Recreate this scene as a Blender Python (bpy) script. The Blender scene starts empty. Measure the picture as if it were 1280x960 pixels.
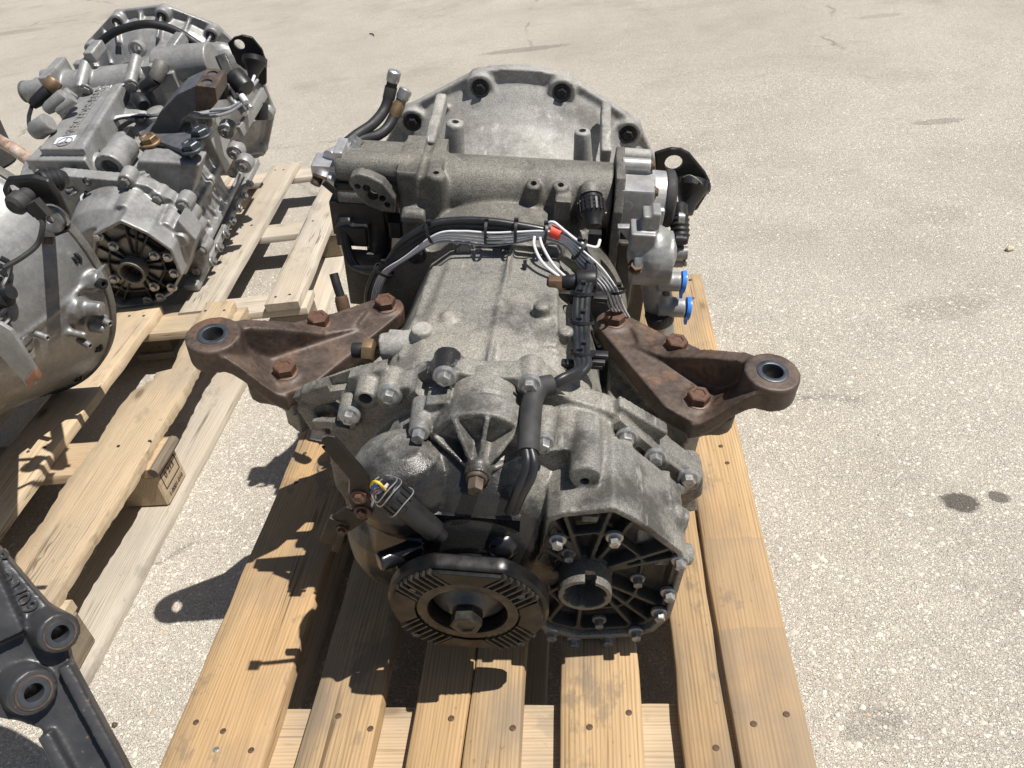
import bpy, bmesh, math, random
import numpy as np
from mathutils import Vector, Matrix, Quaternion

random.seed(7); np.random.seed(7)
SC = bpy.context.scene
COL = SC.collection
V = Vector

# ------------------------------------------------------------------ camera
FPX = 1031.81
PITCH, YAW, ROLL = 0.62333, 0.15643, -0.15142
CAM = V((0.19935, -0.46905, 1.08299))
_f = V((-math.sin(YAW)*math.cos(PITCH), math.cos(YAW)*math.cos(PITCH), -math.sin(PITCH)))
_r0 = V((math.cos(YAW), math.sin(YAW), 0)); _u0 = _r0.cross(_f)
RT = _r0*math.cos(ROLL) + _u0*math.sin(ROLL)
UP = -_r0*math.sin(ROLL) + _u0*math.cos(ROLL)
cd = bpy.data.cameras.new('camera'); cam = bpy.data.objects.new('camera', cd); COL.objects.link(cam)
cd.sensor_width = 36; cd.lens = FPX/1280*36; cd.clip_start = 0.02; cd.clip_end = 2000
cam.matrix_world = Matrix(((RT.x, UP.x, -_f.x, CAM.x), (RT.y, UP.y, -_f.y, CAM.y), (RT.z, UP.z, -_f.z, CAM.z), (0, 0, 0, 1)))
SC.camera = cam
SC.render.resolution_x = 1024; SC.render.resolution_y = 768

# ------------------------------------------------------------------ light
SUN = V((0.50, -0.05, 1.0)).normalized()
w = bpy.data.worlds.new('World'); SC.world = w; w.use_nodes = True
wn = w.node_tree.nodes; wl = w.node_tree.links
sky = wn.new('ShaderNodeTexSky'); sky.sky_type = 'NISHITA'; sky.sun_disc = False
sky.sun_elevation = math.asin(SUN.z); sky.sun_rotation = math.atan2(SUN.x, SUN.y)
sky.air_density = 1.0; sky.dust_density = 1.5
wl.new(sky.outputs[0], wn['Background'].inputs[0]); wn['Background'].inputs[1].default_value = 0.05
sd = bpy.data.lights.new('sun', 'SUN'); so = bpy.data.objects.new('sun', sd); COL.objects.link(so)
sd.energy = 5.0; sd.angle = math.radians(0.5); sd.color = (1.0, 0.955, 0.89)
so.rotation_euler = SUN.to_track_quat('Z', 'Y').to_euler(); so.location = (2, 0, 4)
SC.view_settings.view_transform = 'Standard'; SC.view_settings.look = 'None'
SC.view_settings.exposure = 0.28; SC.view_settings.gamma = 1.0; SC.view_settings.use_curve_mapping = False

# ------------------------------------------------------------------ pixel helpers (1280 x 960 photo pixels)
def ray(px, py): return RT*((px-640)/FPX) + UP*((480-py)/FPX) + _f
def WZ(px, py, z=0.0):
    d = ray(px, py); return CAM + d*((z-CAM.z)/d.z)
def WY(px, py, y):
    d = ray(px, py); return CAM + d*((y-CAM.y)/d.y)

class Frame:
    """A gearbox frame: origin at the output flange, y along the shaft towards the bell."""
    def __init__(s, O, bellc, roll):
        s.O = V(O); s.Y = (V(bellc)-s.O).normalized()
        x0 = V((s.Y.y, -s.Y.x, 0)).normalized(); z0 = x0.cross(s.Y)
        s.X = x0*math.cos(roll) - z0*math.sin(roll); s.Z = s.X.cross(s.Y)
        s.mat = Matrix(((s.X.x, s.Y.x, s.Z.x, s.O.x), (s.X.y, s.Y.y, s.Z.y, s.O.y), (s.X.z, s.Y.z, s.Z.z, s.O.z), (0, 0, 0, 1)))
        s.inv = s.mat.inverted()
    def _cd(s, px, py): return s.inv @ CAM, s.inv.to_3x3() @ ray(px, py)
    def y(s, px, py, y):
        c, d = s._cd(px, py); return c + d*((y-c.y)/d.y)
    def z(s, px, py, z):
        c, d = s._cd(px, py); return c + d*((z-c.z)/d.z)
    def x(s, px, py, x):
        c, d = s._cd(px, py); return c + d*((x-c.x)/d.x)

# ------------------------------------------------------------------ materials
MATS = {}
class N:
    def __init__(s, name):
        s.m = bpy.data.materials.new(name); s.m.use_nodes = True
        s.n = s.m.node_tree.nodes; s.l = s.m.node_tree.links
        s.b = s.n['Principled BSDF']; s.tc = s.n.new('ShaderNodeTexCoord')
        MATS[name] = s.m
    def set(s, **k):
        for a, v in k.items():
            a = a.replace('_', ' ')
            for i in s.b.inputs:
                if i.name.lower() == a.lower():
                    i.default_value = v if not isinstance(v, tuple) or len(v) == 4 else (*v, 1)
    def lk(s, o, i): s.l.new(o, i)
    def mapped(s, scale=(1, 1, 1), loc=(0, 0, 0), co='Object'):
        mp = s.n.new('ShaderNodeMapping'); mp.inputs['Scale'].default_value = scale; mp.inputs['Location'].default_value = loc
        s.lk(s.tc.outputs[co], mp.inputs[0]); return mp.outputs[0]
    def noise(s, scale, detail=4, rough=.55, vec=None, dist=0.0):
        t = s.n.new('ShaderNodeTexNoise'); t.inputs['Scale'].default_value = scale
        t.inputs['Detail'].default_value = detail; t.inputs['Roughness'].default_value = rough; t.inputs['Distortion'].default_value = dist
        s.lk(vec if vec is not None else s.tc.outputs['Object'], t.inputs['Vector']); return t.outputs['Fac']
    def voro(s, scale, feature='F1', vec=None, out='Distance', rnd=1.0):
        t = s.n.new('ShaderNodeTexVoronoi'); t.feature = feature; t.inputs['Scale'].default_value = scale
        t.inputs['Randomness'].default_value = rnd
        s.lk(vec if vec is not None else s.tc.outputs['Object'], t.inputs['Vector']); return t.outputs[out]
    def ramp(s, fac, stops):
        r = s.n.new('ShaderNodeValToRGB'); e = r.color_ramp.elements
        while len(e) < len(stops): e.new(0.5)
        for el, (p, c) in zip(e, stops):
            el.position = p; el.color = (c, c, c, 1) if not isinstance(c, tuple) else (*c[:3], 1)
        s.lk(fac, r.inputs[0]); return r.outputs[0]
    def mix(s, fac, a, b, mode='MIX'):
        m = s.n.new('ShaderNodeMix'); m.data_type = 'RGBA'; m.blend_type = mode
        for v, i in ((fac, 0), (a, 6), (b, 7)):
            if hasattr(v, 'links'): s.lk(v, m.inputs[i])
            elif i == 0: m.inputs[0].default_value = v
            else: m.inputs[i].default_value = (*v[:3], 1) if isinstance(v, tuple) else (v, v, v, 1)
        return m.outputs[2]
    def math(s, op, a, b=0.0):
        m = s.n.new('ShaderNodeMath'); m.operation = op
        for v, i in ((a, 0), (b, 1)):
            if hasattr(v, 'links'): s.lk(v, m.inputs[i])
            else: m.inputs[i].default_value = v
        return m.outputs[0]
    def col(s, c): s.lk(c, s.b.inputs['Base Color'])
    def rough(s, c): s.lk(c, s.b.inputs['Roughness'])
    def bump(s, h, strength=.5, dist=.001, prev=None):
        b = s.n.new('ShaderNodeBump'); b.inputs['Strength'].default_value = strength; b.inputs['Distance'].default_value = dist
        s.lk(h, b.inputs['Height'])
        if prev is not None: s.lk(prev, b.inputs['Normal'])
        s.lk(b.outputs[0], s.b.inputs['Normal']); return b.outputs[0]

def mat_cast(name, metal, dust, dirt, metallic=.3, oil=None, rough=.5, grain=.5, dirtamt=.6, gscale=520, relief=.5, lo=.40, hi=.66, scuff=.3):
    """sand cast aluminium: dry dust over bare metal, grease patches, fine grain"""
    m = N(name)
    big = m.noise(6, 4, .55); fine = m.noise(gscale, 2, .7); mid = m.noise(38, 5, .6)
    patch = m.ramp(m.math('ADD', m.math('MULTIPLY', big, .75), m.math('MULTIPLY', mid, .25)), [(lo, 0.0), (hi, 1.0)])
    c = m.mix(patch, metal, dust)
    c = m.mix(grain, c, m.ramp(fine, [(.30, .45), (.50, 1.0), (.72, 1.75)]), 'MULTIPLY')
    c = m.mix(.5, c, m.ramp(m.noise(120, 3, .6), [(.3, .78), (.7, 1.22)]), 'MULTIPLY')
    grime = m.ramp(m.noise(11, 6, .7, m.mapped(loc=(3.1, 1.7, .4))), [(.50, 0.0), (.64, 1.0)])
    c = m.mix(m.math('MULTIPLY', grime, dirtamt), c, dirt)
    scr = m.ramp(m.noise(70, 3, .6, m.mapped((1, .2, 1), (8, 2, 1))), [(.64, 0.0), (.72, 1.0)])
    c = m.mix(m.math('MULTIPLY', scr, scuff), c, tuple(min(1, v*2.0) for v in metal))
    rg = m.ramp(mid, [(.3, rough-.06), (.7, rough+.14)])
    if oil:   # leaks: soft edged black films round given points
        film = None
        for ctr, rad in oil:
            sub = m.n.new('ShaderNodeVectorMath'); sub.operation = 'DISTANCE'
            m.lk(m.tc.outputs['Object'], sub.inputs[0]); sub.inputs[1].default_value = ctr
            d = m.math('ADD', sub.outputs['Value'], m.math('MULTIPLY', m.math('SUBTRACT', m.noise(28, 5, .7), .5), .10))
            f_ = m.ramp(m.math('DIVIDE', d, rad), [(.72, 1.0), (1.05, 0.0)]); film = f_ if film is None else m.math('MAXIMUM', film, f_)
        c = m.mix(m.math('MULTIPLY', film, .93), c, (.012, .012, .013)); rg = m.mix(film, rg, .25)
    m.rough(rg); m.col(c)
    m.lk(m.math('MULTIPLY', m.math('SUBTRACT', 1.0, m.math('MULTIPLY', patch, .6)), metallic), m.b.inputs['Metallic'])
    b = m.bump(fine, relief, .0007); m.bump(m.noise(90, 4, .6), relief*.6, .0014, b)
    return m.m

mat_cast('cast_dusty', (.188, .184, .172), (.255, .239, .203), (.042, .039, .034), .2, dirtamt=.8, oil=[((-.03, .05, .02), .175), ((-.05, .215, .21), .033)], grain=.75, relief=.6, scuff=.55)
mat_cast('cast_bell', (.29, .286, .275), (.335, .322, .29), (.105, .10, .088), .10, rough=.58, grain=.5, dirtamt=.6, scuff=.5)
mat_cast('cast_tube', (.130, .126, .115), (.180, .168, .141), (.045, .041, .036), .15, dirtamt=.75, grain=.85, relief=.6)
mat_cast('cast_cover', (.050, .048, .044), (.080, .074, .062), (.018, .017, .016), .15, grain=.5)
mat_cast('cast_cover_dark', (.034, .033, .032), (.05, .047, .042), (.012, .012, .011), .15, grain=.4)
mat_cast('cast_clean', (.30, .30, .30), (.29, .288, .28), (.10, .098, .094), .40, rough=.44, grain=.16, dirtamt=.5, relief=.15)
mat_cast('cast_drum', (.28, .28, .279), (.25, .247, .24), (.17, .165, .158), .62, rough=.38, grain=.2, dirtamt=.55, relief=.12)
mat_cast('alu_machined', (.50, .50, .51), (.44, .435, .42), (.24, .23, .22), .65, rough=.38, grain=.15, dirtamt=.4, relief=.1)
mat_cast('alu_grey', (.30, .30, .297), (.285, .28, .268), (.15, .145, .135), .4, rough=.42, grain=.18, dirtamt=.4, relief=.12)

def mat_simple(name, c, rough=.5, metallic=0.0, var=.25, scale=40, bump=.15, spec=.5):
    m = N(name)
    n = m.noise(scale, 5, .6)
    lo = tuple(v*(1-var) for v in c); hi = tuple(min(1, v*(1+var)) for v in c)
    m.col(m.ramp(n, [(.3, lo), (.7, hi)])); m.rough(m.ramp(m.noise(scale*1.7, 3), [(.3, max(.05, rough-.1)), (.7, min(1, rough+.12))]))
    m.set(metallic=metallic, specular_ior_level=spec)
    if bump: m.bump(m.noise(scale*6, 3, .6), bump, .0006)
    return m.m
mat_simple('rubber', (.016, .016, .018), .55)
mat_simple('rubber_dusty', (.032, .0315, .031), .7, var=.4)
mat_simple('cable_black', (.018, .019, .022), .38, var=.2, bump=.05)
mat_simple('plastic_black', (.014, .014, .0155), .45)
mat_simple('paint_black', (.012, .012, .013), .42)
mat_simple('oil_black', (.010, .010, .012), .24, var=.5, bump=.3)
mat_simple('flange_steel', (.016, .016, .016), .36, .55, var=.45)
mat_simple('flange_worn', (.055, .050, .043), .42, .6, var=.45, scale=70)
mat_simple('wire_white', (.64, .64, .66), .42, var=.1, bump=0)
mat_simple('wire_grey', (.28, .29, .32), .45, var=.15, bump=0)
mat_simple('flange_dish', (.085, .083, .082), .38, .5, var=.4)
mat_simple('plug_brown', (.13, .10, .075), .5, .4, var=.4)
mat_simple('paint_grey_light', (.085, .09, .10), .42, var=.3)
mat_simple('zinc', (.40, .40, .395), .40, .7, var=.35, scale=90)
mat_simple('zinc_dull', (.24, .236, .23), .48, .6, var=.4, scale=90)
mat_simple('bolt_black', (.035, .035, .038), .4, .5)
mat_simple('bolt_brown', (.12, .075, .045), .6, .35, var=.5)
mat_simple('brass_old', (.22, .15, .085), .5, .5, var=.4)
mat_simple('blue_plastic', (.05, .22, .72), .35, var=.1, bump=0)
mat_simple('red_tape', (.70, .07, .04), .5, var=.1, bump=0)
mat_simple('wire_yellow', (.75, .5, .05), .45, bump=0); mat_simple('wire_blue', (.06, .22, .6), .45, bump=0); mat_simple('wire_pink', (.55, .25, .2), .45, bump=0)
mat_simple('paint_white', (.8, .8, .78), .6, var=.08); mat_simple('paint_orange', (.75, .22, .03), .6, var=.2)
mat_simple('ink', (.03, .025, .02), .8, bump=0)
mat_simple('label_paper', (.62, .66, .72), .4, var=.15)
mat_simple('stone_pale', (.60, .52, .38), .85, var=.2)

def mat_rust(name, a, b, c, paint=None):
    m = N(name)
    n1 = m.noise(24, 6, .65); n2 = m.noise(150, 4, .6)
    col = m.ramp(n1, [(.30, a), (.52, b), (.74, c)])
    col = m.mix(m.math('MULTIPLY', m.ramp(m.noise(15, 6, .7, m.mapped(loc=(2, 5, 1))), [(.54, 0.0), (.66, 1.0)]), .55), col, tuple(min(1, v*f) for v, f in zip(c, (1.5, 1.15, .85))))
    col = m.mix(m.math('MULTIPLY', m.ramp(m.noise(45, 5, .7, m.mapped(loc=(7, 1, 3))), [(.58, 0.0), (.66, 1.0)]), .6), col, tuple(v*.6 for v in a))
    col = m.mix(.6, col, m.ramp(n2, [(.3, .55), (.7, 1.25)]), 'MULTIPLY')
    m.col(col); m.rough(m.ramp(n1, [(.3, .42), (.7, .66)])); m.set(metallic=.15)
    b1 = m.bump(n2, .5, .0008); m.bump(m.noise(60, 4), .3, .0015, b1)
mat_rust('rust', (.048, .036, .030), (.092, .066, .052), (.160, .112, .084))
mat_rust('rust_bolt', (.085, .045, .032), (.135, .070, .045), (.18, .095, .06))
mat_rust('rust_dark', (.009, .008, .0075), (.015, .012, .010), (.05, .030, .021))  # dark rust, colour lowered further to paint in the bracket's shaded face
mat_rust('rust_flake', (.26, .12, .07), (.42, .33, .27), (.58, .53, .47))
mat_rust('rust_orange', (.20, .09, .05), (.32, .16, .09), (.45, .30, .2))
mat_simple('steel_blue', (.075, .085, .10), .4, .6, var=.3)
def mat_paint_grey():
    m = N('paint_grey')
    n = m.noise(30, 5, .6)
    c = m.ramp(n, [(.3, (.030, .031, .034)), (.7, (.046, .047, .051))])
    chips = m.ramp(m.noise(120, 3, .5), [(.70, 0.0), (.73, 1.0)])
    m.col(m.mix(chips, c, (.12, .085, .06))); m.rough(m.ramp(n, [(.3, .30), (.7, .46)]))
    m.bump(m.noise(190, 4, .6), .28, .0009)
mat_paint_grey()

def mat_wood(name, light, dark, grey, greyness=.25, grain=70.0, patch=None):
    m = N(name)
    oi = m.n.new('ShaderNodeObjectInfo')
    cm = m.n.new('ShaderNodeCombineXYZ')
    m.lk(m.math('MULTIPLY', oi.outputs['Random'], 7.3), cm.inputs[0]); m.lk(m.math('MULTIPLY', oi.outputs['Random'], 3.9), cm.inputs[1])
    add = m.n.new('ShaderNodeVectorMath'); add.operation = 'ADD'
    m.lk(m.tc.outputs['Object'], add.inputs[0]); m.lk(cm.outputs[0], add.inputs[1]); P = add.outputs[0]
    def mp(sc, loc=(0, 0, 0)):
        k = m.n.new('ShaderNodeMapping'); k.inputs['Scale'].default_value = sc; k.inputs['Location'].default_value = loc
        m.lk(P, k.inputs[0]); return k.outputs[0]
    warp = m.noise(1.0, 3, .5, mp((9, 1.6, 9)))
    # growth rings: distance field stretched along the board and warped
    rings = m.n.new('ShaderNodeTexWave'); rings.wave_type = 'BANDS'; rings.bands_direction = 'X'; rings.wave_profile = 'SIN'
    rings.inputs['Scale'].default_value = 15; rings.inputs['Distortion'].default_value = 16; rings.inputs['Detail'].default_value = 2.0; rings.inputs['Detail Scale'].default_value = .35
    m.lk(mp((4.2, .30, 4.2)), rings.inputs['Vector'])
    fib = m.noise(1.0, 4, .65, mp((grain*5, grain*.10, grain*5)))
    g = m.math('ADD', m.math('MULTIPLY', rings.outputs['Fac'], .20), m.math('MULTIPLY', fib, .80))
    c = m.ramp(g, [(.26, dark), (.56, light), (.82, tuple(min(1, v*1.12) for v in light))])
    # knots
    kn = m.voro(1.0, 'F1', mp((8, 3.4, 8), (1.3, .7, 2.2)))
    knot = m.ramp(kn, [(.045, 1.0), (.075, .35), (.13, 0.0)])
    c = m.mix(m.math('MULTIPLY', knot, .8), c, tuple(v*.35 for v in dark))
    # weathering and stains
    st = m.ramp(m.noise(1.0, 5, .6, mp((7, 3.2, 7), (4, 1, 0))), [(.48, 0.0), (.66, 1.0)])
    c = m.mix(m.math('MULTIPLY', st, greyness), c, grey)
    warm = m.ramp(m.noise(1.0, 3, .5, mp((5, 1.2, 5), (9, 5, 0))), [(.45, 0.0), (.7, 1.0)])
    c = m.mix(m.math('MULTIPLY', warm, .35), c, tuple(v*f for v, f in zip(light, (.92, .74, .55))))
    spots = m.ramp(m.noise(1.0, 2, .5, mp((140, 60, 140))), [(.70, 0.0), (.76, 1.0)])
    c = m.mix(m.math('MULTIPLY', spots, .35), c, tuple(v*.4 for v in dark))
    ck = m.noise(1.0, 2, .5, mp((46, .9, 46), (2, 7, 0)))
    line = m.math('MULTIPLY', m.ramp(m.math('ABSOLUTE', m.math('SUBTRACT', ck, .5)), [(.004, 1.0), (.014, 0.0)]), m.ramp(m.noise(1.0, 3, .5, mp((11, 4, 11), (6, 2, 0))), [(.54, 0.0), (.62, 1.0)]))
    c = m.mix(m.math('MULTIPLY', line, .75), c, tuple(v*.28 for v in dark))
    st2 = m.ramp(m.noise(1.0, 6, .7, mp((10, 6, 10), (1, 8, 0))), [(.57, 0.0), (.63, 1.0)])
    c = m.mix(m.math('MULTIPLY', st2, greyness*.7), c, tuple(v*.75 for v in grey))
    if patch:   # long weathered stretch of one board, with a straight edge where another board once lay
        sp = m.n.new('ShaderNodeSeparateXYZ'); m.lk(m.tc.outputs['Object'], sp.inputs[0])
        for y0, y1, k_ in patch:
            wob = m.math('ADD', sp.outputs['Y'], m.math('MULTIPLY', m.math('SUBTRACT', m.noise(30, 4, .7), .5), .02))
            msk = m.math('MULTIPLY', m.math('GREATER_THAN', wob, y0), m.math('LESS_THAN', wob, y1))
            c = m.mix(m.math('MULTIPLY', m.math('MULTIPLY', msk, m.ramp(m.noise(14, 4, .6), [(.3, .55), (.6, 1.0)])), k_), c, grey)
    rv = m.math('ADD', .80, m.math('MULTIPLY', oi.outputs['Random'], .34))
    c = m.mix(1.0, c, rv, 'MULTIPLY')
    m.col(c); m.rough(m.ramp(fib, [(.3, .62), (.7, .85)])); m.set(specular_ior_level=.3)
    b1 = m.bump(fib, .45, .0011); m.bump(rings.outputs['Fac'], .06, .0006, b1)
mat_wood('wood_warm', (.435, .302, .165), (.265, .168, .083), (.20, .165, .125), .75)
mat_wood('wood_stained', (.435, .302, .165), (.265, .168, .083), (.20, .165, .125), .75, patch=[(-.56, -.36, .65), (-.36, -.20, .35)])
mat_wood('wood_pale', (.55, .435, .295), (.39, .28, .17), (.35, .30, .235), .6)
mat_wood('wood_grey', (.51, .46, .385), (.36, .31, .245), (.32, .295, .255), .65)
mat_wood('wood_end', (.24, .195, .14), (.13, .10, .075), (.15, .13, .11), .5, 200)

def mat_ground():
    m = N('concrete')
    big = m.noise(.9, 5, .6); mid = m.noise(7, 5, .6); fine = m.noise(420, 3, .6)
    warpv = m.n.new('ShaderNodeVectorMath'); warpv.operation = 'ADD'
    nz = m.n.new('ShaderNodeTexNoise'); nz.inputs['Scale'].default_value = 140; nz.inputs['Detail'].default_value = 2
    m.lk(m.tc.outputs['Object'], nz.inputs['Vector'])
    sc = m.n.new('ShaderNodeVectorMath'); sc.operation = 'SCALE'; sc.inputs['Scale'].default_value = .006
    m.lk(nz.outputs['Color'], sc.inputs[0]); m.lk(m.tc.outputs['Object'], warpv.inputs[0]); m.lk(sc.outputs[0], warpv.inputs[1]); P = warpv.outputs[0]
    base = m.ramp(mid, [(.3, (.365, .334, .284)), (.7, (.445, .41, .35))])
    base = m.mix(m.ramp(big, [(.42, 0.0), (.62, .5)]), base, (.50, .46, .395))
    base = m.mix(.75, base, m.ramp(fine, [(.3, .55), (.5, 1.0), (.72, 1.5)]), 'MULTIPLY')
    worn = m.noise(2.1, 5, .6, m.mapped(loc=(11, 4, 0)))
    h = None
    for s, lo, hi, dens, bright in ((470, .06, .16, .30, (.64, .59, .505)), (250, .10, .18, .42, (.665, .617, .53)), (140, .20, .28, .70, (.69, .642, .555))):
        d = m.voro(s, 'DISTANCE_TO_EDGE', P); idc = m.voro(s, 'F1', P, 'Color')
        sep = m.n.new('ShaderNodeSeparateColor'); m.lk(idc, sep.inputs[0])
        on = m.math('GREATER_THAN', sep.outputs[0], dens)
        chip = m.math('MULTIPLY', m.ramp(d, [(lo, 0.0), (hi, 1.0)]), on)
        tone = m.mix(sep.outputs[1], tuple(v*.72 for v in bright), bright)
        base = m.mix(m.math('MULTIPLY', chip, m.ramp(worn, [(.36, .35), (.58, .92)])), base, tone)
        hh = m.math('MULTIPLY', chip, m.math('ADD', .35+50/s, m.math('MULTIPLY', sep.outputs[2], .5)))
        h = hh if h is None else m.math('MAXIMUM', h, hh)
    pits = m.ramp(m.voro(150, 'F1', m.mapped(loc=(3, 3, 3))), [(.08, 1.0), (.17, 0.0)])
    base = m.mix(m.math('MULTIPLY', pits, .6), base, (.13, .12, .10))
    # wandering hairline cracks
    wv = m.n.new('ShaderNodeVectorMath'); wv.operation = 'ADD'; sv = m.n.new('ShaderNodeVectorMath'); sv.operation = 'SCALE'; sv.inputs['Scale'].default_value = .35
    wz = m.n.new('ShaderNodeTexNoise'); wz.inputs['Scale'].default_value = 2.6; wz.inputs['Detail'].default_value = 6; m.lk(m.tc.outputs['Object'], wz.inputs['Vector'])
    m.lk(wz.outputs['Color'], sv.inputs[0]); m.lk(m.tc.outputs['Object'], wv.inputs[0]); m.lk(sv.outputs[0], wv.inputs[1])
    crk = m.math('MULTIPLY', m.ramp(m.voro(.55, 'DISTANCE_TO_EDGE', wv.outputs[0]), [(.0015, 1.0), (.006, 0.0)]), m.ramp(m.noise(3.1, 3), [(.48, 0.0), (.6, 1.0)]))
    base = m.mix(m.math('MULTIPLY', crk, .6), base, (.16, .145, .125))
    # old stains and oil drips
    stn = m.ramp(m.noise(1.7, 6, .68, m.mapped(loc=(5, 2, 0))), [(.56, 0.0), (.70, 1.0)])
    base = m.mix(m.math('MULTIPLY', stn, .32), base, (.24, .215, .185))
    for (p, rx, ry, k) in OILS:
        mp = m.n.new('ShaderNodeMapping'); mp.vector_type = 'TEXTURE'
        mp.inputs['Location'].default_value = (p.x, p.y, 0); mp.inputs['Rotation'].default_value = (0, 0, k[1]); mp.inputs['Scale'].default_value = (rx, ry, 1)
        m.lk(m.tc.outputs['Object'], mp.inputs[0])
        ln = m.n.new('ShaderNodeVectorMath'); ln.operation = 'LENGTH'; m.lk(mp.outputs[0], ln.inputs[0])
        e = m.math('ADD', ln.outputs['Value'], m.math('MULTIPLY', m.math('SUBTRACT', m.noise(60, 4, .7), .5), .9))
        base = m.mix(m.math('MULTIPLY', m.ramp(e, [(.75, 1.0), (1.1, 0.0)]), k[0]), base, (.075, .068, .06))
    base = m.mix(1.0, base, m.ramp(m.noise(.45, 5, .6, m.mapped((1, .5, 1), (3, 9, 0))), [(.3, 1.02), (.5, 1.11), (.7, 1.18)]), 'MULTIPLY')
    m.col(base); m.rough(m.ramp(mid, [(.3, .8), (.7, .95)])); m.set(specular_ior_level=.25)
    hh = m.math('SUBTRACT', h, m.math('MULTIPLY', pits, .6))
    b1 = m.bump(m.math('ADD', hh, m.math('MULTIPLY', fine, .5)), .9, .0026)
OILS = [(WZ(1201, 628), .034, .026, (.85, -.3)), (WZ(1248, 621), .020, .015, (.75, -.3)), (WZ(1090, 905), .05, .03, (.25, .4)),
        (WZ(1172, 152), .09, .03, (.35, 0)), (WZ(1100, 20), .12, .04, (.2, 0)), (WZ(655, 62), .25, .05, (.35, 0)), (WZ(1180, 385), .12, .06, (.2, .2)), (WZ(20, 40), .3, .1, (.25, 0))]
mat_ground()
def mat_chips():
    m = N('chip_stone')
    g = m.n.new('ShaderNodeNewGeometry')
    m.col(m.ramp(g.outputs['Random Per Island'], [(0.0, (.36, .33, .28)), (.45, (.49, .453, .388)), (.8, (.62, .577, .50)), (.975, (.71, .665, .58)), (.988, (.60, .45, .25)), (1.0, (.20, .18, .16))]))
    m.set(roughness=.85, specular_ior_level=.3); m.bump(m.noise(400, 3), .3, .0005)
mat_chips()

# ------------------------------------------------------------------ mesh builder
def rot_to(d):  # rotation taking +Z to d
    return V(d).normalized().to_track_quat('Z', 'Y').to_matrix()
def spline(pts, k=6):
    P = [V(p) for p in pts]
    if len(P) < 3: return P
    out = []
    for i in range(len(P)-1):
        p0 = P[i-1] if i else P[0]*2-P[1]; p1, p2 = P[i], P[i+1]; p3 = P[i+2] if i+2 < len(P) else P[-1]*2-P[-2]
        for j in range(k):
            t = j/k
            out.append(.5*((2*p1)+(p2-p0)*t+(2*p0-5*p1+4*p2-p3)*t*t+(3*p1-p0-3*p2+p3)*t**3))
    out.append(P[-1]); return out
def hull2d(pts):
    pts = sorted(set((round(a, 5), round(b, 5)) for a, b in pts))
    def half(ps):
        h = []
        for p in ps:
            while len(h) > 1 and (h[-1][0]-h[-2][0])*(p[1]-h[-2][1])-(h[-1][1]-h[-2][1])*(p[0]-h[-2][0]) <= 0: h.pop()
            h.append(p)
        return h
    a = half(pts); b = half(pts[::-1]); return a[:-1]+b[:-1]
def circ(x, y, r, n=16): return [(x+r*math.cos(2*math.pi*i/n), y+r*math.sin(2*math.pi*i/n)) for i in range(n)]

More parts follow.
